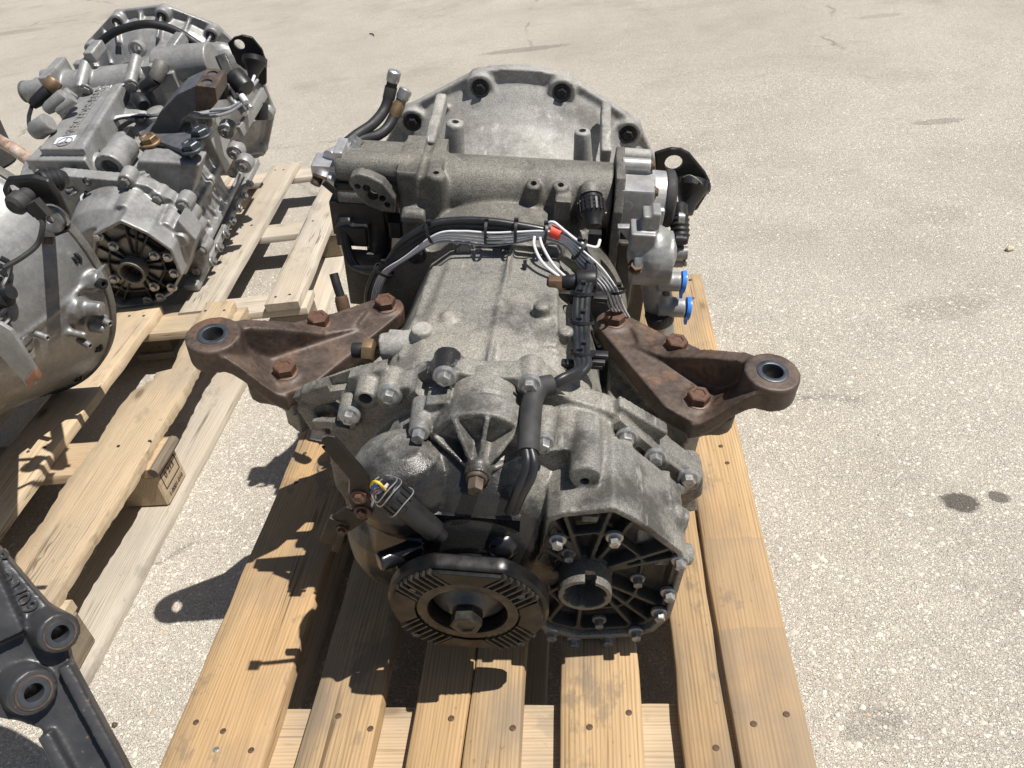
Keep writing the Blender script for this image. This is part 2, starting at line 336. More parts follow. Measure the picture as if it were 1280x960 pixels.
class B:
    def __init__(s): s.v = []; s.f = []
    def add(s, vs, fs):
        o = len(s.v); s.v += [tuple(p) for p in vs]; s.f += [tuple(i+o for i in f) for f in fs]; return s
    def rings(s, rings, cap=True):
        n = len(rings[0]); vs = [p for r in rings for p in r]; fs = []
        for k in range(len(rings)-1):
            for i in range(n):
                j = (i+1) % n; fs.append((k*n+i, k*n+j, (k+1)*n+j, (k+1)*n+i))
        if cap:
            fs.append(tuple(range(n))[::-1]); fs.append(tuple((len(rings)-1)*n+i for i in range(n)))
        return s.add(vs, fs)
    def cyl(s, a, b, r0, r1=None, n=20):
        a, b = V(a), V(b); r1 = r0 if r1 is None else r1; R = rot_to(b-a)
        return s.rings([[p+R@V((r*math.cos(2*math.pi*i/n), r*math.sin(2*math.pi*i/n), 0)) for i in range(n)] for p, r in ((a, r0), (b, r1))])
    def lathe(s, o, d, prof, n=32, flat=None):
        """profile (t along d, radius)"""
        o = V(o); R = rot_to(d); dd = V(d).normalized()
        return s.rings([[o+dd*t+R@V((r*math.cos(2*math.pi*i/n), r*math.sin(2*math.pi*i/n), 0)) for i in range(n)] for t, r in [(t, max(r, 1e-5)) for t, r in prof]])
    def ring(s, o, d, ri, ro, h, n=32):
        o = V(o); R = rot_to(d); dd = V(d).normalized()
        R4 = [[o+dd*t+R@V((r*math.cos(2*math.pi*i/n), r*math.sin(2*math.pi*i/n), 0)) for i in range(n)] for t, r in ((0, ri), (0, ro), (h, ro), (h, ri))]
        vs = [p for r in R4 for p in r]; fs = []
        for k in range(4):
            for i in range(n):
                j = (i+1) % n; kk = (k+1) % 4; fs.append((k*n+i, k*n+j, kk*n+j, kk*n+i))
        return s.add(vs, fs)
    def box(s, c, size, R=None):
        c = V(c); R = R or Matrix.Identity(3); x, y, z = (v/2 for v in size)
        vs = [c+R@V(p) for p in ((-x, -y, -z), (x, -y, -z), (x, y, -z), (-x, y, -z), (-x, -y, z), (x, -y, z), (x, y, z), (-x, y, z))]
        return s.add(vs, [(3, 2, 1, 0), (4, 5, 6, 7), (0, 1, 5, 4), (1, 2, 6, 5), (2, 3, 7, 6), (3, 0, 4, 7)])
    def bar(s, a, b, w, h, up=(0, 0, 1)):
        """rectangular bar from a to b, width w sideways and h along up"""
        a, b = V(a), V(b); d = (b-a).normalized(); u = V(up); u = (u-d*u.dot(d)).normalized(); x = d.cross(u)
        R = Matrix((x, d, u)).transposed()
        return s.box((a+b)/2, (w, (b-a).length, h), R)
    def prism(s, pts, vec):
        vec = V(vec); P = [V(p) for p in pts]
        nrm = sum(((P[i]-P[0]).cross(P[i+1]-P[0]) for i in range(1, len(P)-1)), V((0, 0, 0)))
        if nrm.dot(vec) < 0: P = P[::-1]
        return s.rings([P, [p+vec for p in P]])
    def sphere(s, c, r, n=16, sc=(1, 1, 1)):
        c = V(c); rr = []
        for k in range(1, n//2):
            a = math.pi*k/(n//2)
            rr.append([c+V((r*sc[0]*math.sin(a)*math.cos(2*math.pi*i/n), r*sc[1]*math.sin(a)*math.sin(2*math.pi*i/n), -r*sc[2]*math.cos(a))) for i in range(n)])
        return s.rings(rr)
    def tube(s, path, r, n=10, smooth=6, cap=True):
        P = spline(path, smooth) if smooth else [V(p) for p in path]
        rr = []; prev = None
        for i, p in enumerate(P):
            d = (P[min(i+1, len(P)-1)]-P[max(i-1, 0)]).normalized()
            if prev is None: u = V((0, 0, 1)) if abs(d.z) < .9 else V((1, 0, 0))
            else: u = prev
            u = (u-d*u.dot(d)).normalized(); prev = u; x = d.cross(u)
            rad = r(i/(len(P)-1)) if callable(r) else r
            rr.append([p+(u*math.cos(2*math.pi*k/n)-x*math.sin(2*math.pi*k/n))*rad for k in range(n)])
        return s.rings(rr, cap)
    def mesh(s, name):
        me = bpy.data.meshes.new(name); me.from_pydata(s.v, [], s.f); me.validate(); return me

def finish(me, angle=38):
    bm = bmesh.new(); bm.from_mesh(me); bmesh.ops.recalc_face_normals(bm, faces=bm.faces); bm.to_mesh(me); bm.free()
    me.shade_smooth(); me.set_sharp_from_angle(angle=math.radians(angle))
def obj(name, me, mat, parent=None, mw=None):
    o = bpy.data.objects.new(name, me); COL.objects.link(o)
    if mat and not me.materials: me.materials.append(MATS[mat])
    if parent: o.parent = parent
    if mw is not None:
        if parent: o.matrix_local = mw
        else: o.matrix_world = mw
    return o
def build(b, name, mat, parent=None, bevel=0.0, seg=2, angle=38):
    me = b.mesh(name)
    if bevel:
        bm = bmesh.new(); bm.from_mesh(me); bmesh.ops.recalc_face_normals(bm, faces=bm.faces)
        ed = [e for e in bm.edges if len(e.link_faces) == 2 and e.calc_face_angle(0) > math.radians(35)]
        bmesh.ops.bevel(bm, geom=ed, offset=bevel, segments=seg, affect='EDGES', clamp_overlap=True, profile=.5)
        bm.to_mesh(me); bm.free()
    finish(me, angle); return obj(name, me, mat, parent)
def cast(b, name, mat, parent=None, voxel=.003, it=4, cuts=None, angle=50):
    """union of closed shapes fused into one casting with soft fillets"""
    me = b.mesh('tmp'); bm = bmesh.new(); bm.from_mesh(me); bmesh.ops.recalc_face_normals(bm, faces=bm.faces); bm.to_mesh(me); bm.free()
    t = bpy.data.objects.new('tmp', me); COL.objects.link(t)
    r = t.modifiers.new('r', 'REMESH'); r.mode = 'VOXEL'; r.voxel_size = voxel
    if it:
        sm = t.modifiers.new('s', 'SMOOTH'); sm.factor = .5; sm.iterations = it
    def ev():
        dg = bpy.context.evaluated_depsgraph_get(); dg.update(); return bpy.data.meshes.new_from_object(t.evaluated_get(dg))
    out = ev(); t.modifiers.clear(); t.data = out
    for cb in (cuts if isinstance(cuts, list) else [cuts] if cuts else []):
        cm = cb.mesh('cut'); bm = bmesh.new(); bm.from_mesh(cm); bmesh.ops.recalc_face_normals(bm, faces=bm.faces); bm.to_mesh(cm); bm.free()
        co = bpy.data.objects.new('cut', cm); COL.objects.link(co)
        bo = t.modifiers.new('b', 'BOOLEAN'); bo.operation = 'DIFFERENCE'; bo.object = co; bo.solver = 'EXACT'
        o2 = ev(); bpy.data.objects.remove(co); t.modifiers.clear()
        if len(o2.vertices) > .75*len(out.vertices): out = o2; t.data = out
        else: print('CUT FAILED', name)
    out.name = name
    bpy.data.objects.remove(t)
    out.shade_smooth(); out.set_sharp_from_angle(angle=math.radians(angle)); out.materials.clear()
    return obj(name, out, mat, parent)

_cache = {}
def bolt(parent, p, d, r=.010, h=.010, mat='zinc_dull', washer=1.45, name='bolt', spin=None, wh=.003, dish=True):
    key = ('b', r, h, mat, washer, wh)
    if key not in _cache:
        b = B()
        if washer: b.lathe((0, 0, 0), (0, 0, 1), [(-.002, r*washer), (wh*.6, r*washer), (wh, r*washer*.9)], 24)
        hx = lambda z, k: [V((r*k*math.cos(math.pi/3*i), r*k*math.sin(math.pi/3*i), z)) for i in range(6)]
        b.rings([hx(wh*.8, 1), hx(h*.9, 1), hx(h, .88), hx(h, .6), hx(h-r*.10, .5)])
        me = b.mesh('bolt'); finish(me, 30); me.materials.append(MATS[mat]); _cache[key] = me
    q = V(d).normalized().to_track_quat('Z', 'Y') @ Quaternion((0, 0, 1), random.uniform(0, 1.05) if spin is None else spin)
    return obj(name, _cache[key], None, parent, Matrix.LocRotScale(V(p), q, None))
def text_mesh(txt, size, depth, name):
    cu = bpy.data.curves.new(name, 'FONT'); cu.body = txt; cu.size = size; cu.extrude = depth; cu.align_x = 'CENTER'; cu.align_y = 'CENTER'
    if depth > .0006: cu.bevel_depth = depth*.4
    t = bpy.data.objects.new('t', cu); COL.objects.link(t)
    dg = bpy.context.evaluated_depsgraph_get(); dg.update()
    me = bpy.data.meshes.new_from_object(t.evaluated_get(dg)); me.name = name
    bpy.data.objects.remove(t); return me
def basis(o, x, y):
    x = V(x).normalized(); z = x.cross(V(y)).normalized(); y = z.cross(x)
    return Matrix(((x.x, y.x, z.x, o[0]), (x.y, y.y, z.y, o[1]), (x.z, y.z, z.z, o[2]), (0, 0, 0, 1)))
def thing(name, label, cat, mw=None, group=None):
    o = bpy.data.objects.new(name, None); COL.objects.link(o); o.empty_display_size = .05
    if mw is not None: o.matrix_world = mw
    o['label'] = label; o['category'] = cat
    if group: o['group'] = group
    return o
def tag(o, label, cat, group=None):
    o['label'] = label; o['category'] = cat
    if group: o['group'] = group
    return o

#@@GROUND
# ------------------------------------------------------------------ ground
b = B(); S = 300
nx = [-S, -30, -6, -3, 0, 3, 6, 30, S]
vs = [(x, y, 0) for y in nx for x in nx]; k = len(nx)
b.add(vs, [(j*k+i, j*k+i+1, (j+1)*k+i+1, (j+1)*k+i) for j in range(k-1) for i in range(k-1)])
g = obj('ground', b.mesh('ground'), 'concrete'); g['kind'] = 'structure'
# pale aggregate standing proud of the worn surface
def chips(n, x0, x1, y0, y1, smin, smax):
    P = np.random.rand(n, 2)*[x1-x0, y1-y0]+[x0, y0]
    sz = smin+(smax-smin)*np.random.rand(n)**2.6
    for (o_, rx, ry, k_) in OILS[:2]:
        ins = (((P[:, 0]-o_.x)/rx)**2+((P[:, 1]-o_.y)/ry)**2 < 1.1) & (np.random.rand(n) < .9); P[ins, 0] += 40
    base = np.array([[1, 0, -.15], [.35, .85, -.15], [-.7, .6, -.15], [-.8, -.5, -.15], [.25, -.9, -.15],
                     [.55, .05, .30], [.1, .5, .34], [-.4, .2, .32], [-.3, -.35, .28], [.25, -.45, .30]])
    V_ = base[None]*(1+.45*(np.random.rand(n, 10, 3)-.5))
    a = np.random.rand(n)*6.283; c, s_ = np.cos(a), np.sin(a)
    V_[:, :, 1] *= (.5+.5*np.random.rand(n))[:, None]
    X = V_[:, :, 0]*c[:, None]-V_[:, :, 1]*s_[:, None]; Y = V_[:, :, 0]*s_[:, None]+V_[:, :, 1]*c[:, None]
    V_ = np.stack([X*sz[:, None]+P[:, 0:1], Y*sz[:, None]+P[:, 1:2], V_[:, :, 2]*np.minimum(sz, .005)[:, None]*.55], 2)
    tri = [(0, 1, 5), (1, 6, 5), (1, 2, 6), (2, 7, 6), (2, 3, 7), (3, 8, 7), (3, 4, 8), (4, 9, 8), (4, 0, 9), (0, 5, 9), (5, 6, 7), (5, 7, 8), (5, 8, 9)]
    F = (np.array(tri)[None]+np.arange(n)[:, None, None]*10).reshape(-1)
    return V_.reshape(-1, 3), F
parts = [chips(48000, -1.0, 1.35, -.3, 1.3, .0012, .0044), chips(11000, -1.0, 1.4, -.3, 1.3, .0020, .0068), chips(20000, -1.6, 2.2, 1.3, 3.0, .0018, .0052)]
VV = []; FF = []; off = 0
for v_, f_ in parts: VV.append(v_); FF.append(f_+off); off += len(v_)
VV = np.concatenate(VV); FF = np.concatenate(FF)
me = bpy.data.meshes.new('aggregate_chips'); me.vertices.add(len(VV)); me.vertices.foreach_set('co', VV.ravel())
me.loops.add(len(FF)); me.loops.foreach_set('vertex_index', FF.astype(np.int32)); nt = len(FF)//3
me.polygons.add(nt); me.polygons.foreach_set('loop_start', np.arange(nt, dtype=np.int32)*3); me.update(calc_edges=True)
o = obj('aggregate_chips', me, 'chip_stone'); o['kind'] = 'stuff'
def pebble(px, py, r, label, mat='stone_pale', sc=(1, .75, .6)):
    p = WZ(px, py); me = bpy.data.meshes.new('pebble'); bm = bmesh.new(); bmesh.ops.create_icosphere(bm, subdivisions=2, radius=r)
    for v in bm.verts: v.co = V((v.co.x*sc[0], v.co.y*sc[1], v.co.z*sc[2]))*(1+random.uniform(-.14, .14))
    bm.to_mesh(me); bm.free(); o = obj('pebble', me, mat); o.location = (p.x, p.y, r*sc[2]*.8)
    tag(o, label, 'stone')
pebble(1262, 313, .011, 'pale yellow rounded pebble lying loose on the bare concrete')
pebble(144, 907, .005, 'small brown pebble on concrete below the left pallet corner', 'bolt_brown')
bt = B(); p = WZ(465, 44); bt.tube([p+V((-.02, .03, .004)), p+V((.0, .01, .006)), p+V((.012, -.01, .004)), p+V((.018, -.03, .004))], .003)
tag(build(bt, 'twig', 'ink'), 'short curved dark twig on the concrete beyond the bell housings', 'twig')

#@@PALLETS
# ------------------------------------------------------------------ pallets
def board_mesh(wd, ln, th, jit=.0015, outline=None, name='board', rag=(0, 0), fine=.06):
    """board along local y, origin at centre, edges slightly uneven"""
    n = max(6, int(ln/fine)); L_, R_ = [], []
    ph = random.uniform(0, 9)
    for i in range(n+1):
        y = -ln/2+ln*i/n
        l, r = (-wd/2, wd/2) if outline is None else outline(i/n)
        L_.append((l+random.uniform(-jit, jit)+.5*jit*math.sin(y*9+ph), y)); R_.append((r+random.uniform(-jit, jit)+.5*jit*math.sin(y*7+ph*2), y))
    b = B(); c = .0022
    rings = []
    for i in range(n+1):
        (l, y), (r, _) = L_[i], R_[i]
        yl = y+(random.uniform(-.004, .004)*(rag[0] if i == 0 else rag[1]) if i in (0, n) else 0)
        dz = random.uniform(-.0005, .0005)
        m_ = [(l+(r-l)*t) for t in (.25, .5, .75)]
        rings.append([V((l, yl, -th/2)), V((r, yl, -th/2)), V((r, yl, th/2-c)), V((r-c, yl, th/2+dz))] + [V((m_[2-j], yl, th/2+dz+random.uniform(-.0004, .0004))) for j in range(3)] + [V((l+c, yl, th/2+dz)), V((l, yl, th/2-c))])
    b.rings(rings); me = b.mesh(name); finish(me, 50); return me
def nail(parent, x, y, z, mat='bolt_brown', r=.0042):
    key = ('nail', mat, r)
    if key not in _cache:
        b = B(); b.lathe((0, 0, -.003), (0, 0, 1), [(0, r), (.0032, r), (.0040, r*.8)], 12); me = b.mesh('nail'); finish(me); me.materials.append(MATS[mat]); _cache[key] = me
    return obj('nail', _cache[key], None, parent, Matrix.Translation((x, y, z)))
def slab(name, parent, mat, x0, x1, y0, y1, z0, z1, along='y', jit=.0015, outline=None, tilt=0, rag=(1, 1), fine=.06):
    wd, ln = (x1-x0, y1-y0) if along == 'y' else (y1-y0, x1-x0)
    me = board_mesh(wd, ln, z1-z0, jit, outline, name, rag, fine)
    mw = Matrix.Translation(((x0+x1)/2, (y0+y1)/2, (z0+z1)/2)) @ Matrix.Rotation((0 if along == 'y' else math.pi/2)+tilt, 4, 'Z')
    return obj(name, me, mat, parent, mw)
def block(parent, mat, x0, x1, y0, y1, z0=.022, z1=.1):
    b = B(); b.box(((x0+x1)/2*0, 0, 0), (x1-x0, y1-y0, z1-z0)); me = b.mesh('block')
    bm = bmesh.new(); bm.from_mesh(me); bmesh.ops.bevel(bm, geom=list(bm.edges), offset=.004, segments=1, affect='EDGES'); bm.to_mesh(me); bm.free(); finish(me, 30)
    return obj('block', me, mat, parent, Matrix.Translation(((x0+x1)/2, (y0+y1)/2, (z0+z1)/2)))

# --- pallet under the main gearbox: 0.8 x 1.2 m
pal = thing('wooden_pallet', 'warm brown pallet of five boards under the dusty gearbox with rusty arms', 'pallet')
edges = [(-.400, -.266), (-.223, -.130), (-.083, .056), (.105, .205), (.250, .400)]
for yc in (.0725, .60, 1.1275):
    y0, y1 = yc-.0725, yc+.0725
    slab('crossboard', pal, 'wood_pale', -.398, .398, y0+.001, y1-.001, .100, .1216, 'x')
    for x0, x1 in ((-.399, -.30), (-.072, .072), (.30, .399)): block(pal, 'wood_end', x0, x1, y0+.003, y1-.003, .022, .0998)
for x0, x1 in ((-.397, -.30), (-.071, .071), (.30, .397)): slab('skid', pal, 'wood_grey', x0, x1, .002, 1.198, 0, .0218)
tb = []
for i, (x0, x1) in enumerate(edges):
    if i == 4:   # split lengthwise: two halves with an open crack that widens towards the camera end
        def oA(t): s_ = .006*(1-t)**.8*(1 if t < .62 else max(0, (1-t)/.38)**.2); return (-.0745, -.0115-.004*math.sin(t*5)-s_+.028*max(0, t-.5)*0 - .03*(1-t)*0)
        def oB(t): return (-.0105-.004*math.sin(t*5), .0745)
        a = slab('board', pal, 'wood_warm', x0, x1, 0, 1.2, .122, .144, outline=oA); c = slab('board', pal, 'wood_stained', x0, x1, 0, 1.2, .122, .144, outline=oB, jit=.001)
        tb.append(a); tb.append(c)
    elif i == 2:
        def oA(t): return (-.0690, -.0010+.006*math.sin(t*4)-.0022*max(0, 1-t*1.6))
        def oB(t): return (-.0006+.006*math.sin(t*4), .0690)
        tb.append(slab('board', pal, 'wood_warm', x0, x1, 0, 1.2, .122, .144, outline=oA, jit=.0006)); slab('board', pal, 'wood_warm', x0, x1, 0, 1.2, .122, .144, outline=oB, jit=.0006)
    else: tb.append(slab('board', pal, 'wood_warm', x0, x1, 0, 1.2, .122, .144))
for px, py, m_ in ((245, 903, 'bolt_brown'), (279, 914, 'bolt_brown'), (314, 938, 'bolt_brown'), (270, 937, 'zinc'), (423, 895, 'bolt_brown'), (463, 911, 'bolt_brown'), (564, 898, 'bolt_brown'),
                   (641, 910, 'bolt_brown'), (737, 909, 'bolt_brown'), (786, 891, 'bolt_brown'), (895, 935, 'bolt_brown'), (942, 905, 'bolt_brown'), (983, 893, 'bolt_brown'),
                   (863, 350, 'bolt_brown'), (866, 373, 'bolt_brown'), (901, 558, 'bolt_brown'), (909, 579, 'bolt_brown'), (381, 567, 'bolt_brown'), (370, 603, 'bolt_brown')):
    p = WZ(px, py, .144); nail(pal, p.x, p.y, .1442, m_)

# --- pallet at the left edge, raw pale boards, one of them broken
pl = thing('wooden_pallet', 'raw pale pallet with a broken board at the left edge beside the dusty gearbox', 'pallet')
pl.matrix_world = Matrix.Translation((-.672, .245, 0)) @ Matrix.Rotation(math.radians(.7), 4, 'Z')
PL = 1.0
def brk(t):   # waney broken board: narrow beyond the break, splintered step on its left edge
    r_ = .022+.006*math.sin(t*3.1+.4)+.0025*math.sin(t*23)-.012*max(0, t-.62)
    l = -.088-.008*math.sin(t*2.2)+.003*math.sin(t*31)
    if t > .640: l = -.078+.004*math.sin(t*90)
    if t > .665: l = -.060
    if t > .685: l = -.066
    if t > .705: l = -.036-.010*math.sin((t-.705)*8)-.06*(t-.705)
    return (l, r_)
A = slab('board', pl, 'wood_pale', -.135, .030, 0, PL, .122, .144, outline=brk, jit=.002, fine=.012)
slab('board', pl, 'wood_pale', -.335, -.225, 0, PL, .122, .144, jit=.003, tilt=.02)
slab('board', pl, 'wood_grey', -.555, -.42, 0, PL, .122, .144, jit=.002)
slab('board', pl, 'wood_grey', -.78, -.66, 0, PL, .122, .144, jit=.002)
for y0, y1 in ((0.0, .095), (.40, .50), (.905, PL)):
    slab('crossboard', pl, 'wood_pale', -.80, -.012, y0, y1, .100, .1216, 'x', jit=.002)
    block(pl, 'wood_pale' if y0 == .4 else 'wood_end', -.105, -.012, y0+.004, y1-.004)
    block(pl, 'wood_end', -.50, -.40, y0+.004, y1-.004)
slab('skid', pl, 'wood_grey', -.115, 0, 0, PL, 0, .0218, jit=.001)
slab('skid', pl, 'wood_grey', -.50, -.39, 0, PL, 0, .0218)
b = B(); b.tube([(-.01, .40, .112), (-.006, .45, .114), (-.009, .50, .111)], .011, 8, 3); build(b, 'bark_strip', 'wood_end', pl)
for (x, y) in ((-.10, .955), (-.05, .95), (-.09, .45), (-.03, .46), (-.30, .96), (-.26, .955), (-.28, .45), (-.25, .46)): nail(pl, x, y, .1442, 'ink', .0035)
for i, (t_, sz, z_) in enumerate((('0 213', .018, .078), ('1-0001-010', .0135, .038))):
    obj('stamp', text_mesh(t_, sz, .0002, 'stamp'), 'ink', pl, basis((-.0108, .45, z_), (0, 1, 0), (0, 0, 1)))
b = B()
for a_, c_ in (((.418, .09), (.482, .09)), ((.482, .09), (.482, .055)), ((.418, .055), (.482, .055)), ((.418, .09), (.418, .055))):
    b.bar((-.0112, a_[0], a_[1]), (-.0112, c_[0], c_[1]), .0012, .0012, (1, 0, 0))
build(b, 'stamp_frame', 'ink', pl)

# --- pallet under the far silver gearbox
pf = thing('wooden_pallet', 'bleached pallet under the clean silver gearbox with thin widely spaced boards', 'pallet')
pf.matrix_world = Matrix.Translation((-.565, 1.245, 0)) @ Matrix.Rotation(math.radians(3.6), 4, 'Z')
FL = .98; ZT = .128
for x0, x1, m_ in ((-.088, 0, 'wood_grey'), (-.31, -.215, 'wood_grey'), (-.55, -.45, 'wood_grey'), (-.79, -.69, 'wood_grey')):
    slab('board', pf, m_, x0, x1, 0, FL, ZT-.021, ZT, jit=.0015)
for y0, y1 in ((0.0, .09), (.44, .53), (.89, FL)):
    slab('crossboard', pf, 'wood_grey', -.80, .012, y0+.002, y1-.002, ZT-.041, ZT-.0215, 'x', jit=.0015)
    block(pf, 'wood_end', -.088, .01, y0+.004, y1-.004, .018, ZT-.0412); block(pf, 'wood_end', -.45, -.36, y0+.004, y1-.004, .018, ZT-.0412)
slab('skid', pf, 'wood_grey', -.085, .012, 0, FL, 0, .0178); slab('skid', pf, 'wood_grey', -.46, -.36, 0, FL, 0, .0178)
for (x, y) in ((-.065, .03), (-.03, .035), (-.06, .93), (-.03, .925), (-.285, .93), (-.255, .925), (-.28, .48), (-.25, .49), (-.06, .47)): nail(pf, x, y, ZT+.0002, 'ink', .0035)
#@@GEARBOX
# ------------------------------------------------------------------ main gearbox
F1 = Frame((.009, .15, .308), (.030, .98, .423), math.radians(9))
Lc = F1.y
G = thing('truck_gearbox', 'dusty cast aluminium truck gearbox with two rusty mounting arms on the brown pallet', 'gearbox', F1.mat)

def lathe_y(b, prof, n=48, cx=0, cz=0): return b.lathe((cx, 0, cz), (0, 1, 0), prof, n)

def bell_parts(par, mat, angs=(15, 45, 75, -15, -45, -75, 105, -105, 135, -135, 165, -165), voxel=.0032, open_top=False):
    b = B()
    lathe_y(b, [(.56, .10), (.64, .150), (.68, .172), (.735, .192), (.780, .214), (.806, .236), (.820, .252), (.830, .262), (.852, .262), (.853, .243), (.80, .21), (.72, .15), (.70, .05)], 64)
    for a in angs:
        A_ = math.radians(a); x, z = .264*math.sin(A_), .264*math.cos(A_)
        b.cyl((x, .822, z), (x, .8525, z), .023, .025, 20)
        x2, z2 = .235*math.sin(A_), .235*math.cos(A_)
    eh = []
    for a in angs: eh += circ(.264*math.sin(math.radians(a)), .264*math.cos(math.radians(a)), .0225)
    b.prism([(x, .834, z) for x, z in hull2d(eh)], (0, .0185, 0))
    # top crown between the two upper ears
    n = 9
    pts = [(.2875*math.sin(math.radians(-17+34*i/n)), .2875*math.cos(math.radians(-17+34*i/n))) for i in range(n+1)]+[(.25*math.sin(math.radians(17-34*i/n)), .25*math.cos(math.radians(17-34*i/n))) for i in range(n+1)]
    b.prism([(x, .832, z) for x, z in pts], (0, .020, 0))
    return b, [(.264*math.sin(math.radians(a)), .264*math.cos(math.radians(a))) for a in angs]

b, bpos = bell_parts(G, 'cast_bell')
# ribs, posts and bosses on the bell cone
P = Lc
b.bar(P(553, 124, .815), P(537, 186, .70), .018, .030, (0, -.3, 1)); b.bar(P(757, 134, .815), P(757, 196, .70), .017, .028, (0, -.3, 1))
for (t, bo_, y, r) in (((569, 152), (566, 196), .70, .0160), ((728, 163), (731, 203), .71, .0145)):
    a_, c_ = P(*t, y), P(*bo_, y); b.cyl(c_+V((0, 0, -.03)), a_, r*1.25, r*.9, 18)
b.cyl(P(770, 193, .72), P(814, 196, .72), .012, .012, 16)
cu = B()
for x, z in bpos[:6]: cu.cyl((x, .775, z), (x, .826, z), .0175, .0165, 20)
for (t, y) in (((569, 152), .70), ((728, 163), .71)):
    a_ = P(*t, y); cu.cyl(a_+V((0, 0, -.02)), a_+V((0, 0, .01)), .006, .006, 12)
cast(b, 'bell_housing', 'cast_bell', G, .0032, 5, cu)
for x, z in bpos[:6]: bolt(G, (x, .8255, z), (0, -1, 0), .0085, .010, 'bolt_black', 1.6)  # black bolts and washers paint in the shade of the ear pockets

# --- front housing and the transverse shift tube
b = B()
YT, ZT1, RT1 = .620, .188, .050
b.cyl((-.16, YT, ZT1), (.155, YT, ZT1), RT1, RT1, 36)
lathe_y(b, [(.495, .190), (.515, .198), (.56, .200), (.60, .185), (.66, .172), (.70, .18)], 56)
b.box((0.0, .60, .10), (.27, .10, .13))
cast_f = [(-.215, -.02), (-.205, .07), (-.165, .140), (-.135, .168), (-.10, .165), (-.075, .186), (-.04, .182), (.0, .190), (.05, .186), (.075, .178), (.11, .165), (.15, .13), (.19, .06), (.2, -.02), (.17, -.14), (0, -.2), (-.17, -.14)]
b.prism([(x, .477, z) for x, z in cast_f], (0, .024, 0))
for px, py in ((580, 310), (520, 318), (690, 314), (500, 345)):
    p = P(px, py, .482); b.cyl(p+V((0, -.004, 0)), p+V((0, .03, 0)), .019, .021, 20)
# shift tube bosses
for (px, py, ln, r) in ((545, 217, .075, .0145), (667, 229, .045, .0115), (701, 231, .06, .012), (738, 231, .06, .0125)):
    a_ = P(px, py, .570); b.cyl(a_+V((0, .012, -ln)), a_, r*1.45, r, 18)
p = P(703, 262, .535); b.box(p+V((0, .02, -.02)), (.024, .03, .06)); p = P(722, 262, .55); b.box(p+V((0.01, .02, -.03)), (.018, .03, .10))
# collars on the left
b.box((-.150, .616, .158), (.030, .115, .170)); b.box((-.112, .616, .156), (.020, .112, .168))
b.box((-.130, .612, .152), (.022, .098, .165))
b.cyl(P(503, 268, .552), P(532, 270, .552), .013, .012, 16)
# left cylinder head: box with long flutes
b.box((-.205, .620, .215), (.10, .07, .05)); b.cyl((-.262, .60, .225), (-.15, .60, .225), .024, .024, 20); b.cyl((-.262, .645, .222), (-.15, .645, .222), .020, .020, 20)
b.cyl((-.262, .590, .185), (-.15, .590, .185), .020, .020, 20)
b.box((-.225, .632, .15), (.075, .06, .09))
cu = B()
for (px, py) in ((545, 217), (667, 229), (701, 231), (738, 231)):
    a_ = P(px, py, .570); cu.cyl(a_+V((0, 0, -.018)), a_+V((0, 0, .01)), .0048, .0048, 12)
cast(b, 'shift_tube_housing', 'cast_tube', G, .003, 3, cu)
for px, py, m_ in ((580, 309, 'zinc_dull'), (520, 317, 'bolt_black'), (690, 313, 'zinc_dull')): bolt(G, P(px, py, .4775), (0, -1, .1), .012, .013, m_, 1.35)

# flange plate with five holes on the left
b = B(); c0 = P(466, 240, .565)
out = [(435, 229), (438, 221), (447, 217), (462, 221), (478, 229), (494, 249), (493, 267), (478, 265), (458, 257), (447, 245)]
b.prism([P(x, y, .545) for x, y in out], (0, .020, 0))
cu = B()
for px, py, r in ((447, 233, .0048), (458, 235, .006), (466, 244, .0085), (478, 248, .0052), (484, 256, .0048)):
    p = P(px, py, .545); cu.cyl(p+V((0, -.01, 0)), p+V((0, .03, 0)), r, r, 16)
cast(b, 'hole_plate', 'cast_tube', G, .002, 2, cu)

# --- main case
b = B()
sec = lambda hw, zt: [(-hw*.82, zt), (-hw*.3, zt+.005), (hw*.3, zt+.005), (hw*.82, zt), (hw*1.18, zt-.028), (hw*1.45, zt-.085), (.155, .025), (.195, .0), (.190, -.12), (.10, -.175), (-.10, -.175), (-.205, -.13), (-.210, .0), (-.155, .025), (-hw*1.45, zt-.085), (-hw*1.18, zt-.028)]
st = [(.215, .112, .170), (.26, .106, .178), (.34, .097, .180), (.43, .090, .176), (.50, .09, .17)]
b.rings([[V((x, y, z)) for x, z in sec(hw, zt)] for y, hw, zt in st])
# longitudinal seam, side ledges, bosses
b.bar((.013, .475, .1845), (.002, .225, .1825), .006, .010); b.bar((-.088, .44, .155), (-.105, .25, .15), .02, .03); b.bar((.06, .46, .174), (.062, .27, .176), .045, .016)
for px, py, y, r, ln in ((538, 362, .385, .0108, .05), (677, 380, .33, .0108, .06), (708, 412, .29, .0100, .04), (560, 395, .31, .01, .012)):
    a_ = P(px, py, y); b.cyl(a_+V((0, .004, -ln)), a_, r*1.3, r, 18)
a_ = P(540, 405, .29)
